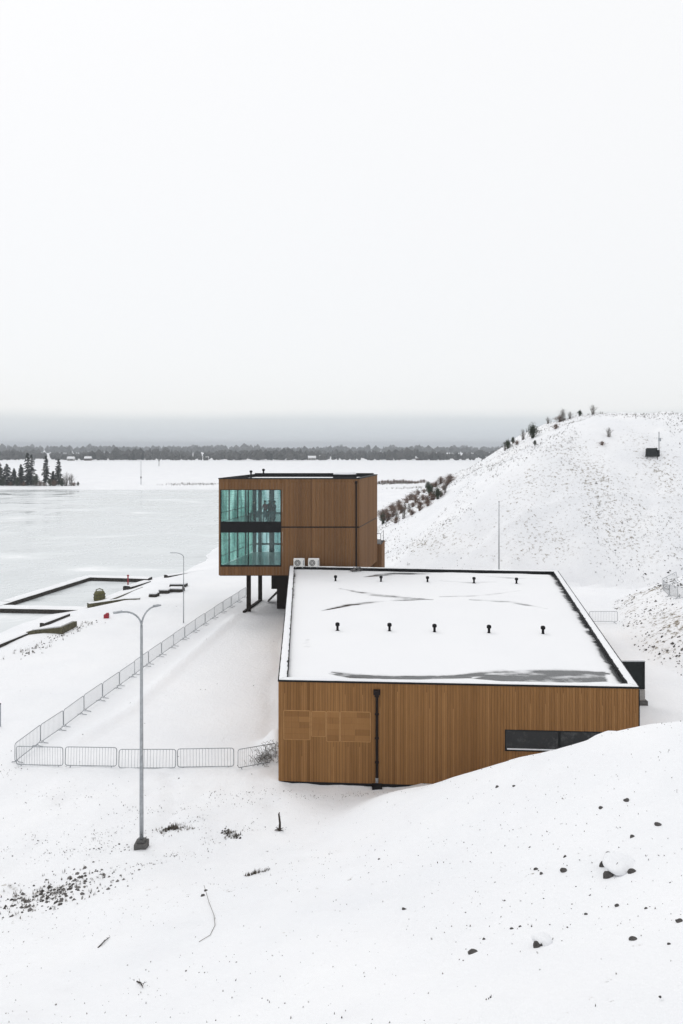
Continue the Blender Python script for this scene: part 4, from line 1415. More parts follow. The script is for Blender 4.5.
# ------------------------------------------------------------------ panel on the hilltop, stake, wire, boulders
p = hit(653, 459)
Yp = p.y
k = Yp / FPX
e = empty('solar_panel', p, 'dark tilted panel on a low frame near the top of the snowy hill', 'solar panel')
mb = MB()
wp, hp = 13.0 * k, 10.0 * k
mb.add([(-wp / 2 - 0.3, -0.3, 0.25), (wp / 2 - 0.45, -0.3, 0.25), (wp / 2 + 0.1, 0.9, hp), (-wp / 2 + 0.4, 0.9, hp),
        (-wp / 2 - 0.3, -0.22, 0.2), (wp / 2 - 0.45, -0.22, 0.2), (wp / 2 + 0.1, 0.98, hp - 0.05), (-wp / 2 + 0.4, 0.98, hp - 0.05)],
       [(0, 1, 2, 3), (7, 6, 5, 4), (0, 4, 5, 1), (1, 5, 6, 2), (2, 6, 7, 3), (3, 7, 4, 0)])
mb.build('panel', M['slate'], e)
mb = MB()
for x in (-wp / 2 + 0.3, wp / 2 - 0.1):
    mb.tube([(x, 0.9, -0.4), (x, 0.9, hp - 0.1)], 0.06, 6)
    mb.tube([(x - 0.3, -0.2, -0.4), (x - 0.3, -0.2, 0.25)], 0.06, 6)
mb.build('frame', M['grille'], e)
mb = MB(); mb.box((wp / 2 - 0.05, 0.6, 0.55), (0.45, 0.6, 1.3)); mb.build('battery_box', M['slate'], e)
p2 = hit(659, 452)
e = empty('mast', p2, 'thin grey pole standing beside the dark panel on the hill', 'pole')
mb = MB(); mb.tube([(0, 0, -0.3), (0, 0, 20 * k)], 0.07, 6); mb.build('pole', M['galv'], e)
mb = MB(); mb.box((0.1, 0, 12 * k), (0.35, 0.2, 0.5)); mb.build('box', M['galv'], e)

p = hit(279.5, 831)
e = empty('stake', p, 'leaning dark stake stuck in the snow below the building corner', 'stake')
mb = MB(); mb.tube([(0, 0, -0.1), (0.02, 0, 0.35), (-0.03, 0.02, 0.72), (0.0, 0.02, 0.80)], [0.075, 0.05, 0.04, 0.015], 6); mb.build('pole', M['bark'], e)
mb = MB()
for i in range(7):
    a_ = random.random() * 6.28
    mb.tube([(0, 0, 0.05), (0.22 * math.cos(a_), 0.22 * math.sin(a_), random.uniform(0.0, 0.1))], [0.03, 0.008], 4)
mb.build('root', M['bark'], e)

mb = MB()
pts = [hit(*q) for q in ((204, 893), (209, 903), (214, 916), (215, 926), (210, 936), (199, 943))]
mb.tube([p + Vector((0, 0, 0.02 if i else 0.25)) for i, p in enumerate(pts)], 0.007, 5)
tag(mb.build('dry_stalk', M['weed']), 'long thin dry stalk curling over the foreground snow', 'stalk')
for (x0, y0, x1, y1, lab) in ((98, 948, 110, 938, 'dark stick lying on the lower left snow'), (137, 982, 143, 989, 'short dark twig near the bottom edge of the snow')):
    a_, b_ = hit(x0, y0), hit(x1, y1)
    mb = MB(); m_ = (a_ + b_) / 2
    mb.tube([a_ + Vector((0, 0, 0.0)), m_ + Vector((0.02, 0, 0.05)), b_ + Vector((0, 0, 0.02))], [0.02, 0.016, 0.006], 5)
    for i in range(4):
        u = random.random(); c_ = a_.lerp(b_, u) + Vector((0, 0, 0.03))
        mb.tube([c_, c_ + Vector((random.gauss(0, 0.07), random.gauss(0, 0.07), 0.08))], [0.008, 0.003], 4)
    tag(mb.build('stick', M['bark']), lab, 'stick')


def rock_mesh(seed, sx, sy, sz, sub=2):
    r = random.Random(seed)
    bm = bmesh.new()
    bmesh.ops.create_icosphere(bm, subdivisions=sub, radius=1)
    axes = [Vector((r.gauss(0, 1), r.gauss(0, 1), r.gauss(0, 1))).normalized() for _ in range(7)]
    cutd = [r.uniform(0.55, 0.9) for _ in axes]
    for v in bm.verts:
        for a_, d in zip(axes, cutd):
            k_ = v.co.dot(a_)
            if k_ > d: v.co -= a_ * (k_ - d)
        v.co += Vector((r.gauss(0, 1), r.gauss(0, 1), r.gauss(0, 1))) * 0.03
        v.co = Vector((v.co.x * sx, v.co.y * sy, v.co.z * sz))
    me = bpy.data.meshes.new('stone')
    bm.to_mesh(me); bm.free()
    me.materials.append(M['stone'])
    return me


def boulder(px, py, w_, h_, label, seed, cap=True, group=None, cat='stone'):
    p = hit(px, py)
    s = p.y / FPX
    e = empty('boulder' if w_ > 16 else 'stone', (p.x, p.y, p.z), label, cat, group)
    sx, sz = w_ * s / 2, h_ * s / 2 * 1.1
    me = rock_mesh(seed, sx * (0.8 if cap else 1), sx * 0.8, sz * (0.62 if cap else 1))
    o = bpy.data.objects.new('rock', me); C.objects.link(o); o.parent = e; o.location = (0, 0, sz * (0.12 if w_ > 14 else 0.02))
    if cap:
        bm = bmesh.new()
        bmesh.ops.create_icosphere(bm, subdivisions=3, radius=1)
        rr = random.Random(seed)
        for v in bm.verts:
            q_ = v.co
            nz = float(vnoise(np.array([q_.x * 2.3 + seed]), np.array([q_.y * 2.3 + seed * 0.7]))[0])
            v.co = Vector((q_.x * sx * (0.86 + 0.55 * nz) + sx * 0.24, q_.y * sx * (1.0 + 0.5 * nz) + sx * 0.42, q_.z * sz * 0.44 * (0.75 + 0.5 * nz) - sz * 0.20))
        mc = bpy.data.meshes.new('snow_cap'); bm.to_mesh(mc); bm.free()
        mc.materials.append(M['snow_clean'])
        mc.polygons.foreach_set('use_smooth', [True] * len(mc.polygons))
        oc = bpy.data.objects.new('snow_cap', mc); C.objects.link(oc); oc.parent = e; oc.location = (0, 0, sz * (0.55 if w_ > 14 else 0.32))
    return e


boulder(619, 873, 30, 22, 'largest foreground boulder, half buried under a cap of snow', 11)
boulder(608, 877, 12, 11, 'dark wedge shaped stone at the left foot of the largest boulder', 12, False)
boulder(603, 867, 9, 9, 'small dark stone on the upper left side of the largest boulder', 13, False)
boulder(611, 855, 12, 6, 'flat dark stone just above the largest boulder', 14, False)
boulder(626, 860, 11, 5, 'thin dark stone to the upper right of the largest boulder', 15, False)
boulder(632, 874, 9, 8, 'dark pointed stone right of the largest boulder', 16, False)
boulder(542, 946, 17, 16, 'snow capped stone with a dark left flank low on the slope', 17)
boulder(536, 948, 8, 12, 'narrow dark stone against the left flank of the low snow capped stone', 18, False)
for i, (x, y, w_, h_) in enumerate(((473, 954, 11, 5), (564, 872, 8, 5), (565, 858, 4, 4), (536, 870, 5, 4), (632, 838, 6, 5), (657.5, 826.5, 9, 5), (627, 801, 7, 4), (601, 810, 5, 4),
                                 (404, 910, 6, 4), (514, 787, 4, 3), (497, 788, 4, 3), (679, 922, 8, 6), (633, 941, 9, 5), (379, 860, 3, 2), (541, 874, 4, 3), (617, 907, 5, 4), (646, 909, 4, 3), (512, 930, 5, 3), (520, 928, 4, 3), (484, 940, 4, 3),
                                 (203, 896, 5, 4), (206, 891, 4, 3), (669, 946, 4, 3), (660, 1000, 3, 3), (586, 916, 4, 3))):
    boulder(x, y, w_, h_, 'small dark stone poking out of the foreground snow', 30 + i, False, 'small stones on the foreground snow')

# ------------------------------------------------------------------ rubble and dead weeds (beyond counting)
def scatter(name, regions, mat, kind, seed):
    """regions: (n, xfun) with xfun(rng, n)-> x, y, size"""
    r = np.random.default_rng(seed)
    V, F, T = [], [], []
    for n, fn in regions:
        X, Y, Z_s = fn(r, n)
        Z = height(X, Y)
        for x, y, z, s in zip(X, Y, Z, Z_s):
            b = len(V)
            tone = float(r.random())
            if kind == 'rock':
                ang = r.random(5) * 0.5 + np.arange(5) * 1.2566
                rad = s * (0.6 + 0.7 * r.random(5))
                for a_, q_ in zip(ang, rad): V.append((x + q_ * math.cos(a_), y + q_ * math.sin(a_), z - 0.25 * s))
                top = s * (0.35 + 0.5 * r.random())
                V.append((x + s * 0.3 * (r.random() - 0.5), y + s * 0.3 * (r.random() - 0.5), z + top))
                for i in range(5):
                    F.append((b + i, b + (i + 1) % 5, b + 5)); T.append(tone)
            else:
                for k in range(5):
                    a_ = r.random() * 6.283; l = s * (0.5 + 0.8 * r.random()); sp = 0.6 * r.random()
                    dx, dy = math.cos(a_), math.sin(a_)
                    wd = 0.010 + 0.035 * s
                    b = len(V)
                    px_, py_ = x + 0.2 * s * r.standard_normal(), y + 0.2 * s * r.standard_normal()
                    V += [(px_ - dy * wd, py_ + dx * wd, z - 0.03), (px_ + dy * wd, py_ - dx * wd, z - 0.03), (px_ + dx * l * sp, py_ + dy * l * sp, z + l)]
                    F.append((b, b + 1, b + 2)); T.append(tone)
    me = bpy.data.meshes.new(name)
    me.from_pydata(V, [], F)
    at = me.attributes.new('tone', 'FLOAT', 'FACE'); at.data.foreach_set('value', T)
    me.materials.append(mat)
    o = bpy.data.objects.new(name, me); C.objects.link(o)
    return tag(o, kind='stuff')


def thin(r, X, Y, sc, lo):
    k = fbm(X, Y, sc, 3) + r.random(X.shape) * 0.35
    return k > lo


def reg_hill(lo_s, hi_s, thr=0.22):
    def f(r, n):
        X = r.uniform(4, 110, n); Y = r.uniform(84, 150, n)
        d = sdist(HILL, X, Y)
        k = (d > 0.3) & (d < 60) & thin(r, X, Y * 0.6, 7, thr)
        return X[k], Y[k], np.minimum(lo_s * np.exp(np.abs(r.standard_normal(k.sum())) * 0.6), hi_s)
    return f


def reg_bank(r, n):
    X = r.uniform(23, 50, n); Y = r.uniform(42, 82, n)
    d = sdist(BANK, X, Y)
    k = (d > 0.0) & (d < 7) & thin(r, X, Y, 4, 0.1)
    return X[k], Y[k], np.minimum(0.07 * np.exp(np.abs(r.standard_normal(k.sum())) * 0.5), 0.3)


def blob(cx, cy, sx, sy, s0, s1, rot=0.0):
    def f(r, n):
        u, v = r.standard_normal(n) * sx, r.standard_normal(n) * sy
        c_, s_ = math.cos(rot), math.sin(rot)
        return cx + u * c_ - v * s_, cy + u * s_ + v * c_, r.uniform(s0, s1, n)
    return f


def reg_fg(r, n):
    X = r.uniform(-16, 18, n); Y = r.uniform(8, 33, n)
    k = (fg_z(X, Y) > 0.3) & thin(r, X, Y, 5, 0.15)
    return X[k], Y[k], np.minimum(0.011 * np.exp(np.abs(r.standard_normal(k.sum())) * 0.6), 0.04)


def reg_fg2(r, n):
    X = r.uniform(-16, 18, n); Y = r.uniform(8, 36, n)
    return X, Y, r.uniform(0.012, 0.034, n)


def reg_line(x0, y0, x1, y1, wd, s0, s1):
    def f(r, n):
        u = r.random(n)
        return x0 + (x1 - x0) * u + r.standard_normal(n) * wd, y0 + (y1 - y0) * u + r.standard_normal(n) * wd, r.uniform(s0, s1, n)
    return f


L1, L2 = hit(8, 915), hit(88, 872)
T1, T2 = hit(160, 833), hit(190, 829)
T3, T4 = hit(222, 831), hit(240, 837)
K1, K2 = hit(245, 877), hit(270, 869)
G1, G2 = hit(100, 850), hit(135, 848)
V1, V2 = hit(20, 657), hit(90, 622)
FL = [((110, 814), (270, 801), 110, 0.35), ((80, 842), (135, 826), 60, 0.3), ((40, 858), (115, 848), 70, 0.3), ((120, 872), (205, 850), 70, 0.25), ((0, 852), (60, 836), 50, 0.35),
      ((150, 835), (205, 820), 90, 0.35), ((205, 838), (262, 826), 70, 0.35), ((20, 800), (120, 790), 50, 0.6), ((200, 800), (285, 792), 60, 0.3), ((285, 795), (375, 793), 70, 0.25), ((0, 775), (14, 770), 20, 0.4)]
scatter('rubble', [*[(nn // 2, reg_line(hit(*a_).x, hit(*a_).y, hit(*b_).x, hit(*b_).y, ww, 0.010, 0.032)) for a_, b_, nn, ww in FL],
                   (17000, reg_hill(0.04, 0.24, 0.22)), (5000, reg_hill(0.035, 0.12, -0.1)), (3200, reg_bank), (1300, reg_fg),
                   (170, blob((L1.x + L2.x) / 2, (L1.y + L2.y) / 2, 1.0, 0.5, 0.04, 0.13, 0.5)), (160, blob((L1.x + L2.x) / 2, (L1.y + L2.y) / 2 + 0.3, 1.5, 0.8, 0.02, 0.06, 0.5)),
                   (70, reg_line(T1.x, T1.y, T2.x, T2.y, 0.12, 0.03, 0.07)), (40, reg_line(T3.x, T3.y, T4.x, T4.y, 0.1, 0.03, 0.08)),
                   (24, reg_line(G1.x, G1.y, G2.x, G2.y, 0.2, 0.03, 0.06)),
                   (70, reg_line(V1.x, V1.y, V2.x, V2.y, 0.5, 0.05, 0.16)),
                   (30, blob(-14, 52, 6, 8, 0.02, 0.07)), (60, blob(-18, 36, 6, 4, 0.02, 0.06))], M['rubble'], 'rock', 5)
scatter('dead_weeds', [(8000, reg_hill(0.12, 0.5, 0.06)), (1600, reg_bank), (2600, reg_fg), (1500, reg_fg2),
                       (160, blob((L1.x + L2.x) / 2, (L1.y + L2.y) / 2, 1.4, 0.6, 0.05, 0.16, 0.5)),
                       (40, reg_line(K1.x, K1.y, K2.x, K2.y, 0.05, 0.05, 0.16)),
                       *[(nn, reg_line(hit(*a_).x, hit(*a_).y, hit(*b_).x, hit(*b_).y, ww, 0.012, 0.05)) for a_, b_, nn, ww in FL],
                       (60, reg_line(T1.x, T1.y, T2.x, T2.y, 0.15, 0.06, 0.18)), (30, reg_line(T3.x, T3.y, T4.x, T4.y, 0.12, 0.05, 0.15)),
                       (50, reg_line(V1.x, V1.y, V2.x, V2.y, 0.6, 0.1, 0.35)),
                       (220, reg_line(-75, 318, -55, 318, 4, 0.3, 0.9)), (500, reg_line(8, 318, 34, 330, 3, 0.3, 1.0)), (160, reg_line(20, 285, 45, 300, 3, 0.3, 0.8))], M['weed'], 'weed', 6)

# ------------------------------------------------------------------ shrubs and trees
def shrub_mesh(name, h, r, n, mat, seed, leaf=0, thick=0.02):
    rr = random.Random(seed)
    mb = MB()
    for i in range(n):
        a_ = rr.random() * 6.283; q_ = abs(rr.gauss(0, 0.5)) * r
        hh = h * rr.uniform(0.45, 1.0) * (1 - 0.35 * min(1, q_ / r))
        base = Vector((rr.gauss(0, r * 0.15), rr.gauss(0, r * 0.15), -0.1))
        tip = Vector((q_ * math.cos(a_), q_ * math.sin(a_), hh))
        mid = base.lerp(tip, 0.55) + Vector((rr.gauss(0, 0.1 * r), rr.gauss(0, 0.1 * r), 0.08 * h))
        tn = rr.random()
        mb.tube([base, mid, tip], [thick, thick * 0.6, thick * 0.25], 3, tn, caps=False)
        for k in range(5):
            c_ = mid.lerp(tip, rr.random())
            mb.tube([c_, c_ + Vector((rr.gauss(0, 0.22 * r), rr.gauss(0, 0.22 * r), rr.uniform(0.02, 0.16) * h))], [thick * 0.45, thick * 0.15], 3, tn, caps=False)
            for m in range(leaf):
                c2 = c_ + Vector((rr.gauss(0, 0.16 * r), rr.gauss(0, 0.16 * r), rr.gauss(0, 0.09 * h)))
                s = rr.uniform(0.05, 0.11) * (h / 2)
                d1 = Vector((rr.gauss(0, 1), rr.gauss(0, 1), rr.gauss(0, 1))).normalized() * s
                d2 = Vector((rr.gauss(0, 1), rr.gauss(0, 1), rr.gauss(0, 1))).normalized() * s
                mb.face([c2 - d1, c2 + d2, c2 + d1], rr.random())
    return mb.mesh(name, mat)


red_v = [shrub_mesh('shrub', 1.7, 1.7, 60, M['twig_red'], 40 + i, 1, 0.028) for i in range(3)]
grey_v = [shrub_mesh('shrub', 2.4, 1.1, 34, M['twig_grey'], 50 + i, 0, 0.024) for i in range(3)]
pine_v = [shrub_mesh('pine', 2.6, 1.15, 44, M['pine'], 60 + i, 7, 0.03) for i in range(2)]


def plant(name, me, p, s, label, cat, group):
    o = bpy.data.objects.new(name, me)
    C.objects.link(o)
    o.location = (p.x, p.y, p.z)
    o.scale = (s, s, s)
    o.rotation_euler = (0, 0, random.random() * 6.28)
    return tag(o, label, cat, group)


# bushes at the foot of the hill, left of it
lst = [(383, 524), (388, 521), (393, 517), (397, 519), (402, 513), (405, 509), (409, 512), (413, 507), (416, 503), (420, 507), (423, 500), (427, 503), (430, 496), (433, 500), (437, 494),
       (441, 497), (444, 490), (411, 500), (418, 495), (399, 506), (392, 511), (386, 514), (447, 486), (436, 487), (428, 490), (450, 482), (441, 484), (433, 487), (424, 493), (415, 499), (407, 503), (400, 510), (394, 513), (388, 518), (382, 518), (445, 493), (438, 499), (428, 506), (420, 511), (412, 515), (404, 519), (396, 523)]
for i, (x, y) in enumerate(lst):
    p = hit(x, y)
    if p.y > 260:
        p = at_z(x, y, 0.0); p.z = gz(p.x, p.y)
    s = random.uniform(0.75, 1.25) * min(1.25, p.y / 165)
    plant('shrub', random.choice(red_v + [grey_v[0]]) if i % 12 else random.choice(pine_v), p, s, 'leafless reddish shrub in the thicket at the left foot of the snowy hill' if i % 12 else 'dark green bushy shrub in the thicket at the left foot of the snowy hill',
          'shrub', 'shrubs at the left foot of the hill')
# low bushes along the white plain
for i, x in enumerate(np.linspace(379, 424, 16)):
    p = at_z(x, 483 + random.uniform(-0.6, 0.8), 0); p.z = gz(p.x, p.y)
    plant('shrub', random.choice(red_v), p, random.uniform(0.6, 1.1), 'low dark shrub in the row across the plain beyond the glass box', 'shrub', 'shrubs in the row across the plain')
# along the crest of the hill


def crest(px, py):
    """terrain point near the skyline at a column of the photograph"""
    Yc = np.arange(95, 175, 0.5); X = (px - CX) / FPX * Yc
    row = HY - (height(X, Yc) - EYE) / Yc * FPX
    k = int(np.argmin(row))
    p = hit(px, max(py, row[k] + 0.4))
    if p.y > 180 or p.y < 80: p = Vector((X[k], Yc[k], gz(X[k], Yc[k])))
    return p


CR = [(505, 451, grey_v, 0.8, 'shrub', 'grey leafless shrub lowest on the hill skyline'), (508, 449, pine_v, 0.7, 'pine', 'small dark pine low on the hill skyline left of the bigger pine'),
      (513, 444, pine_v, 0.5, 'pine', 'squat dark pine bush on the hill skyline'), (517, 445, red_v, 0.5, 'shrub', 'short brown shrub between two pines on the hill skyline'),
      (523, 440, grey_v, 0.95, 'shrub', 'grey twiggy shrub just left of the biggest pine on the hill'), (533, 438, pine_v, 1.05, 'pine', 'biggest dark green pine bush on the hill skyline'),
      (535, 446, pine_v, 0.35, 'pine', 'tiny dark pine below the biggest pine on the hill'), (548, 424, grey_v, 0.7, 'shrub', 'pale twiggy shrub on the skyline right of the biggest pine'),
      (556, 429, red_v, 0.55, 'shrub', 'low brown shrub lying along the hill skyline'), (563, 420, grey_v, 1.15, 'shrub', 'tall leafless reddish grey shrub high on the hill skyline'),
      (560, 421, red_v, 0.8, 'shrub', 'brown shrub at the foot of the tall leafless shrub on the skyline'), (570, 419, grey_v, 0.7, 'shrub', 'pale shrub just right of the tall leafless shrub'),
      (580, 416, pine_v, 0.45, 'pine', 'small dark bush near the top of the hill'), (593, 415, grey_v, 0.85, 'shrub', 'slim grey sapling at the top of the hill'),
      (609, 437, grey_v, 0.7, 'shrub', 'thin grey shrub on the hill face left of the dark panel'), (602, 446, red_v, 0.4, 'shrub', 'low brown tuft on the hill face below the skyline')]
for x, y, var, s, nm, lab in CR:
    plant(nm if nm == 'shrub' else 'pine_bush', random.choice(var), crest(x, y), s, lab, 'shrub' if nm == 'shrub' else 'pine bush', 'shrubs along the hill skyline')


def spruce(px, base_py, h, r, label, seed):
    rr = random.Random(seed)
    p = at_z(px, base_py, 0); p.z = gz(p.x, p.y)
    e = empty('spruce', p, label, 'spruce tree', 'spruces on the far lake shore')
    mb = MB(); mb.tube([(0, 0, -0.3), (0.1, 0, h * 0.5), (0, 0, h)], [0.22, 0.14, 0.02], 6); mb.build('trunk', M['bark'], e)
    mb = MB()
    z = h * rr.uniform(0.06, 0.16)
    while z < h * 0.985:
        u = z / h
        rad = 1.25 * r * (1 - u) ** 0.7 * rr.uniform(0.75, 1.15) + 0.2
        nb_ = rr.randint(6, 9)
        for k in range(nb_):
            if rr.random() < 0.12: continue
            a_ = rr.random() * 6.283; l = rad * rr.uniform(0.5, 1.12)
            d = Vector((math.cos(a_), math.sin(a_), 0)); n_ = Vector((-d.y, d.x, 0))
            tip = Vector((0, 0, z)) + d * l + Vector((0, 0, -0.32 * l + rr.gauss(0, 0.1)))
            root_ = Vector((0, 0, z))
            tn = rr.random()
            for m in range(8):
                c_ = root_.lerp(tip, rr.uniform(0.15, 1.0))
                s = rr.uniform(0.32, 0.62) * (1 - 0.4 * u)
                mb.face([c_ + n_ * s * rr.uniform(0.5, 1) - d * s * 0.4, c_ - n_ * s * rr.uniform(0.5, 1) - d * s * 0.3, c_ + d * s * 0.9 + Vector((0, 0, -0.5 * s))], min(1, max(0, tn + rr.gauss(0, 0.15))))
                mb.face([c_ - d * s * 0.5 + Vector((0, 0, 0.1)), c_ + d * s * 0.5, c_ + Vector((rr.gauss(0, .1), rr.gauss(0, .1), -s * rr.uniform(0.6, 1.2)))], tn * 0.7)
        z += h * rr.uniform(0.022, 0.036)
    mb.build('crown', M['needles'], e)
    return e


for i, (x, y, h, r, lab) in enumerate(((27.5, 485.5, 14.6, 2.6, 'tallest dark spruce of the clump on the far shore'), (31.5, 485.5, 13.6, 2.4, 'dark spruce just right of the tallest one on the far shore'),
                                 (46, 485.5, 13.2, 2.2, 'narrow dark spruce standing right of the main clump'), (58.5, 485, 11.6, 2.2, 'rightmost dark spruce on the far shore'),
                                 (21, 485.5, 9.2, 2.0, 'shorter spruce left of the tallest one on the far shore'), (7, 485.5, 9.5, 3.2, 'broad dark spruce near the left edge on the far shore'),
                                 (-1, 485.5, 10.2, 3.0, 'dark spruce cut by the left edge on the far shore'), (14, 485.5, 7.4, 2.4, 'low spruce between the broad one and the clump'),
                                 (53, 485, 6.2, 1.5, 'small spruce between the two right hand spruces'))):
    spruce(x, y, h, r, lab, 200 + i)
for i, (x, s) in enumerate(((36, 2.1), (40, 1.6), (50, 1.4), (54, 1.9), (62, 1.5), (66, 2.4), (71, 2.2), (74, 1.2), (78, 0.8), (24, 1.4), (3, 1.5), (11, 1.3), (17, 1.6), (44, 1.1))):
    p = at_z(x, 485.8, 0); p.z = gz(p.x, p.y)
    if x in (66, 71):
        plant('bare_tree', grey_v[i % 3], p, s * 1.15, f'pale leafless tree at the right end of the shore clump, {"left" if x == 66 else "right"} of the two', 'bare tree', 'undergrowth among the spruces')
    else:
        plant('shrub', (red_v if i % 2 else pine_v)[i % 2], p, s * 0.85, 'dark shrub in the undergrowth below the spruces on the far shore', 'shrub', 'undergrowth among the spruces')


def forest(name, n, y0, y1, half, hmin, hmax, seed, off=0.0):
    r = np.random.default_rng(seed)
    V, F, T = [], [], []
    for i in range(n):
        y = y0 + (y1 - y0) * r.random() ** 1.5
        x = r.uniform(-half, half * 0.75)
        dens = float(fbm(np.array([x]), np.array([y]), 90, 3)[0])
        if dens < -0.45: continue
        h = r.uniform(hmin, hmax) * (0.82 + 0.95 * dens)
        conif = r.random() < 0.22 + 0.3 * dens
        tone = float(np.clip(r.normal(0.28 if conif else 0.62, 0.18), 0, 1))
        wd = h * (0.20 if conif else 0.42) * r.uniform(0.8, 1.3)
        prof = ((0.05, 0.9), (0.35, 0.85), (0.7, 0.45), (1.0, 0.02)) if conif else ((0.06, 0.55), (0.35, 1.0), (0.7, 0.9), (1.0, 0.12))
        b = len(V); k = 6
        for u, q_ in prof:
            for j in range(k):
                a_ = 6.283 * j / k + r.normal(0, 0.25)
                rr_ = wd * q_ * r.uniform(0.65, 1.25)
                V.append((x + rr_ * math.cos(a_), y + rr_ * math.sin(a_), off + h * (u + r.normal(0, 0.03))))
        for m in range(3):
            for j in range(k):
                F.append((b + m * k + j, b + m * k + (j + 1) % k, b + (m + 1) * k + (j + 1) % k, b + (m + 1) * k + j))
                T.append(float(np.clip(tone + r.normal(0, 0.08), 0, 1)))
    me = bpy.data.meshes.new(name)
    me.from_pydata(V, [], F)
    at = me.attributes.new('tone', 'FLOAT', 'FACE'); at.data.foreach_set('value', T)
    me.materials.append(M['forest'])
    o = bpy.data.objects.new(name, me); C.objects.link(o)
    return tag(o, kind='stuff')


forest('forest', 2300, 850, 1250, 700, 5.5, 11.0, 1)
forest('forest', 3600, 1700, 2600, 1500, 10.5, 16.5, 2)


def far_house(px, base_py, wd, dp_, hw, label, dark=False):
    p = at_z(px, base_py, 0); wd *= 0.8; dp_ *= 0.75; hw *= 0.85
    e = empty('house', (p.x, p.y, -0.1), label, 'house', 'houses at the far forest edge')
    mb = MB(); mb.box((0, 0, hw / 2), (wd, dp_, hw)); mb.build('wall', M['house_dark' if dark else 'house_wall'], e)
    mb = MB()
    rh = dp_ * 0.45
    o2 = 0.4
    mb.add([(-wd / 2 - o2, -dp_ / 2 - o2, hw - 0.1), (wd / 2 + o2, -dp_ / 2 - o2, hw - 0.1), (wd / 2 + o2, dp_ / 2 + o2, hw - 0.1), (-wd / 2 - o2, dp_ / 2 + o2, hw - 0.1), (-wd / 2 - o2, 0, hw + rh), (wd / 2 + o2, 0, hw + rh)],
           [(0, 1, 5, 4), (2, 3, 4, 5), (1, 2, 5), (3, 0, 4), (3, 2, 1, 0)])
    mb.build('roof', M['snow_clean'], e)
    mb = MB(); mb.box((wd * 0.2, 0.3, hw + rh), (0.9, 0.9, 1.8)); mb.build('chimney', M['house_dark'], e)
    for s in (-0.28, 0.05, 0.30):
        mb = MB(); mb.box((wd * s, -dp_ / 2 - 0.02, hw * 0.5), (1.3, 0.1, 1.4)); mb.build('window', M['dark_frame'], e)
    return e


far_house(71, 460.8, 9, 7, 3.2, 'small white house at the far forest edge right of the spruces')
far_house(206, 460.3, 7, 6, 3.0, 'pale house at the far forest edge left of the glass box')
far_house(312, 460.2, 11, 7, 3.6, 'wide pale house at the far forest edge above the box roof')
far_house(322, 460.0, 7, 6, 4.5, 'tall pale house at the far forest edge just right of the wide one')
far_house(391, 460.2, 7, 6, 3.2, 'small white house at the far forest edge right of the box')
far_house(419, 460.2, 10, 7, 3.0, 'dark walled house at the far forest edge left of the hill', True)
far_house(88, 460.6, 9, 7, 3.2, 'brown walled house at the far forest edge beside the small white one', True)

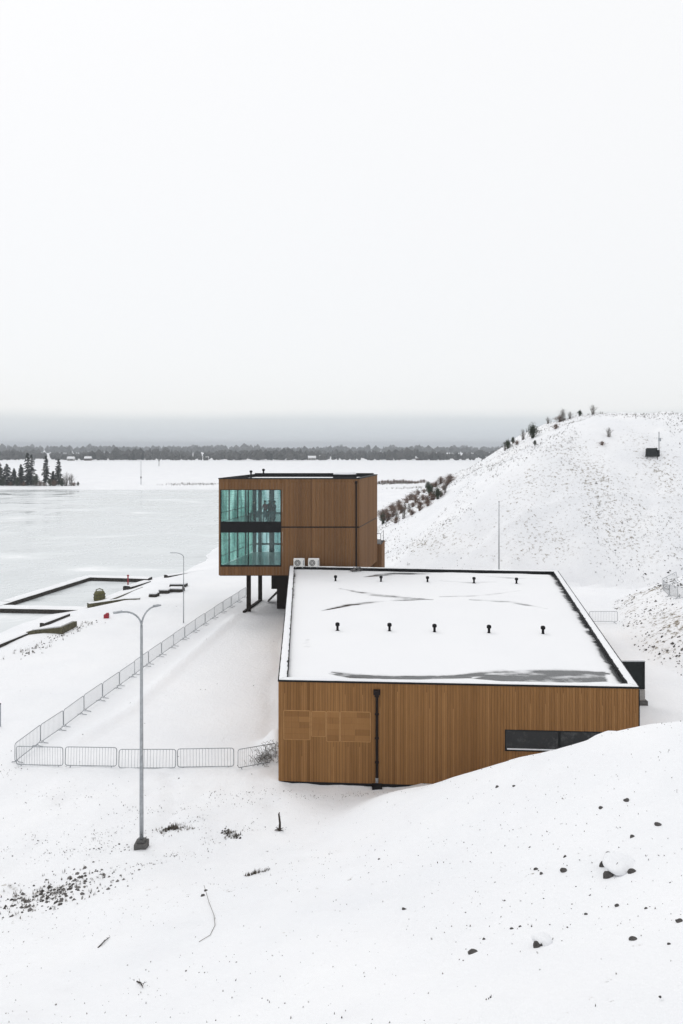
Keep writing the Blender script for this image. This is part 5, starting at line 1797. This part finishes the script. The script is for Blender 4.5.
# ------------------------------------------------------------------ people behind the upper glass
def person(x, y, z, rz, pose, top, label):
    if pose == 'stand':
        J = {'pel': (0, 0, 0.95), 'waist': (0, 0, 1.10), 'chest': (0, 0.0, 1.36), 'neck': (0, 0, 1.52), 'head': (0, 0.02, 1.64), 'crown': (0, 0.02, 1.76),
             'shL': (-0.19, 0, 1.43), 'elL': (-0.25, 0.02, 1.15), 'haL': (-0.22, 0.14, 0.92), 'shR': (0.19, 0, 1.43), 'elR': (0.25, 0.02, 1.15), 'haR': (0.20, 0.2, 1.0),
             'hiL': (-0.10, 0, 0.90), 'knL': (-0.11, 0.02, 0.50), 'anL': (-0.11, -0.02, 0.09), 'toL': (-0.12, 0.15, 0.04), 'hiR': (0.10, 0, 0.90), 'knR': (0.11, 0.03, 0.50), 'anR': (0.12, 0.0, 0.09), 'toR': (0.13, 0.16, 0.04)}
    else:
        J = {'pel': (0, 0, 0.50), 'waist': (0, 0.02, 0.66), 'chest': (0, 0.06, 0.92), 'neck': (0, 0.09, 1.08), 'head': (0, 0.12, 1.20), 'crown': (0, 0.12, 1.32),
             'shL': (-0.19, 0.06, 0.99), 'elL': (-0.25, 0.18, 0.76), 'haL': (-0.15, 0.42, 0.78), 'shR': (0.19, 0.06, 0.99), 'elR': (0.25, 0.18, 0.76), 'haR': (0.15, 0.42, 0.80),
             'hiL': (-0.10, 0.05, 0.50), 'knL': (-0.12, 0.44, 0.52), 'anL': (-0.12, 0.42, 0.09), 'toL': (-0.13, 0.58, 0.04), 'hiR': (0.10, 0.05, 0.50), 'knR': (0.12, 0.44, 0.52), 'anR': (0.12, 0.42, 0.09), 'toR': (0.13, 0.58, 0.04)}
    Rr = {'pel': .15, 'waist': .135, 'chest': .155, 'neck': .06, 'head': .10, 'crown': .075, 'sh': .075, 'el': .052, 'ha': .04, 'hi': .095, 'kn': .065, 'an': .045, 'to': .04}
    E = [('pel', 'waist'), ('waist', 'chest'), ('chest', 'neck'), ('neck', 'head'), ('head', 'crown')]
    for s in 'LR': E += [('chest', 'sh' + s), ('sh' + s, 'el' + s), ('el' + s, 'ha' + s), ('pel', 'hi' + s), ('hi' + s, 'kn' + s), ('kn' + s, 'an' + s), ('an' + s, 'to' + s)]
    keys = list(J)
    me = bpy.data.meshes.new('skeleton')
    me.from_pydata([J[k] for k in keys], [(keys.index(a), keys.index(b)) for a, b in E], [])
    o = bpy.data.objects.new('skeleton', me); C.objects.link(o)
    sk = o.modifiers.new('skin', 'SKIN')
    for i, k in enumerate(keys):
        rr = Rr.get(k, Rr.get(k[:2], 0.05)); me.skin_vertices[0].data[i].radius = (rr, rr * 0.85)
    me.skin_vertices[0].data[0].use_root = True
    su = o.modifiers.new('sub', 'SUBSURF'); su.levels = 1; su.render_levels = 1
    dg = bpy.context.evaluated_depsgraph_get()
    ev = bpy.data.meshes.new_from_object(o.evaluated_get(dg))
    bpy.data.objects.remove(o)
    ev.materials.clear()
    for m in (top, M['jacket'], M['skin']): ev.materials.append(m)
    zn, zw = J['neck'][2] + 0.02, J['pel'][2] + 0.02
    for pl in ev.polygons:
        c_ = pl.center
        pl.material_index = 2 if c_.z > zn else (0 if c_.z > zw else 1)
        pl.use_smooth = True
    ob = bpy.data.objects.new('person', ev); C.objects.link(ob)
    ob.scale = (1.12, 1.12, 1.08); ob.location = (x, y, z); ob.rotation_euler = (0, 0, rz)
    tag(ob, label, 'person', 'people behind the upper teal glass')
    bm = bmesh.new(); bmesh.ops.create_uvsphere(bm, u_segments=12, v_segments=8, radius=0.125)
    for v in bm.verts:
        if v.co.z < -0.02: v.co.z = -0.02 + (v.co.z + 0.02) * 0.5 * (v.co.y < 0)
    hm = bpy.data.meshes.new('hair'); bm.to_mesh(hm); bm.free(); hm.materials.append(M['hair'])
    ho_ = bpy.data.objects.new('hair', hm); C.objects.link(ho_); ho_.parent = ob
    ho_.location = (J['crown'][0], J['crown'][1] - 0.02, J['crown'][2] - 0.02)
    return ob


fz = Z_F2 + 0.01
person(-8.9, 73.2, fz, R(-100), 'stand', M['jacket'], 'person in dark clothes standing left behind the upper glass, hands forward')
person(-7.75, 73.0, fz, R(160), 'stand', M['red_cloth'], 'person in a red top standing in the middle behind the upper glass')
person(-7.35, 73.6, fz, R(200), 'stand', M['jacket'], 'person in a dark jacket close behind the one in red')
person(-6.75, 72.6, fz, R(120), 'stand', M['jacket'], 'person in dark clothes standing at the right end of the upper glass')
for i, (x, y, rz_) in enumerate(((-9.3, 72.35, -90), (-8.35, 71.85, 180), (-7.55, 71.8, 180), (-6.9, 71.75, 180))):
    ch = empty('chair', (x, y, fz), ('dark chair at the left end of the table behind the upper glass', 'dark chair with its back to the upper glass, left one of three', 'dark chair with its back to the upper glass, middle one of three', 'dark chair with its back to the upper glass, right one of three')[i], 'chair', 'chairs behind the upper glass', R(rz_))
    mb = MB(); mb.box((0, 0, 0.44), (0.50, 0.48, 0.07)); mb.build('seat', M['column_in'], ch)
    mb = MB(); mb.box((0, 0.23, 0.76), (0.50, 0.05, 0.56)); mb.build('backrest', M['column_in'], ch)
    for sx in (-0.21, 0.21):
        for sy in (-0.2, 0.2):
            mb = MB(); mb.box((sx, sy, 0.2), (0.04, 0.04, 0.40)); mb.build('leg', M['column_in'], ch)
tb = empty('table', (-8.0, 72.4, fz), 'dark table in front of the people behind the upper glass', 'table')
mb = MB(); mb.box((0, 0, 0.735), (2.6, 0.7, 0.04)); mb.build('tabletop', M['column_in'], tb)
for sx in (-1.2, 1.2):
    for sy in (-0.28, 0.28):
        mb = MB(); mb.box((sx, sy, 0.357), (0.05, 0.05, 0.714)); mb.build('leg', M['column_in'], tb)
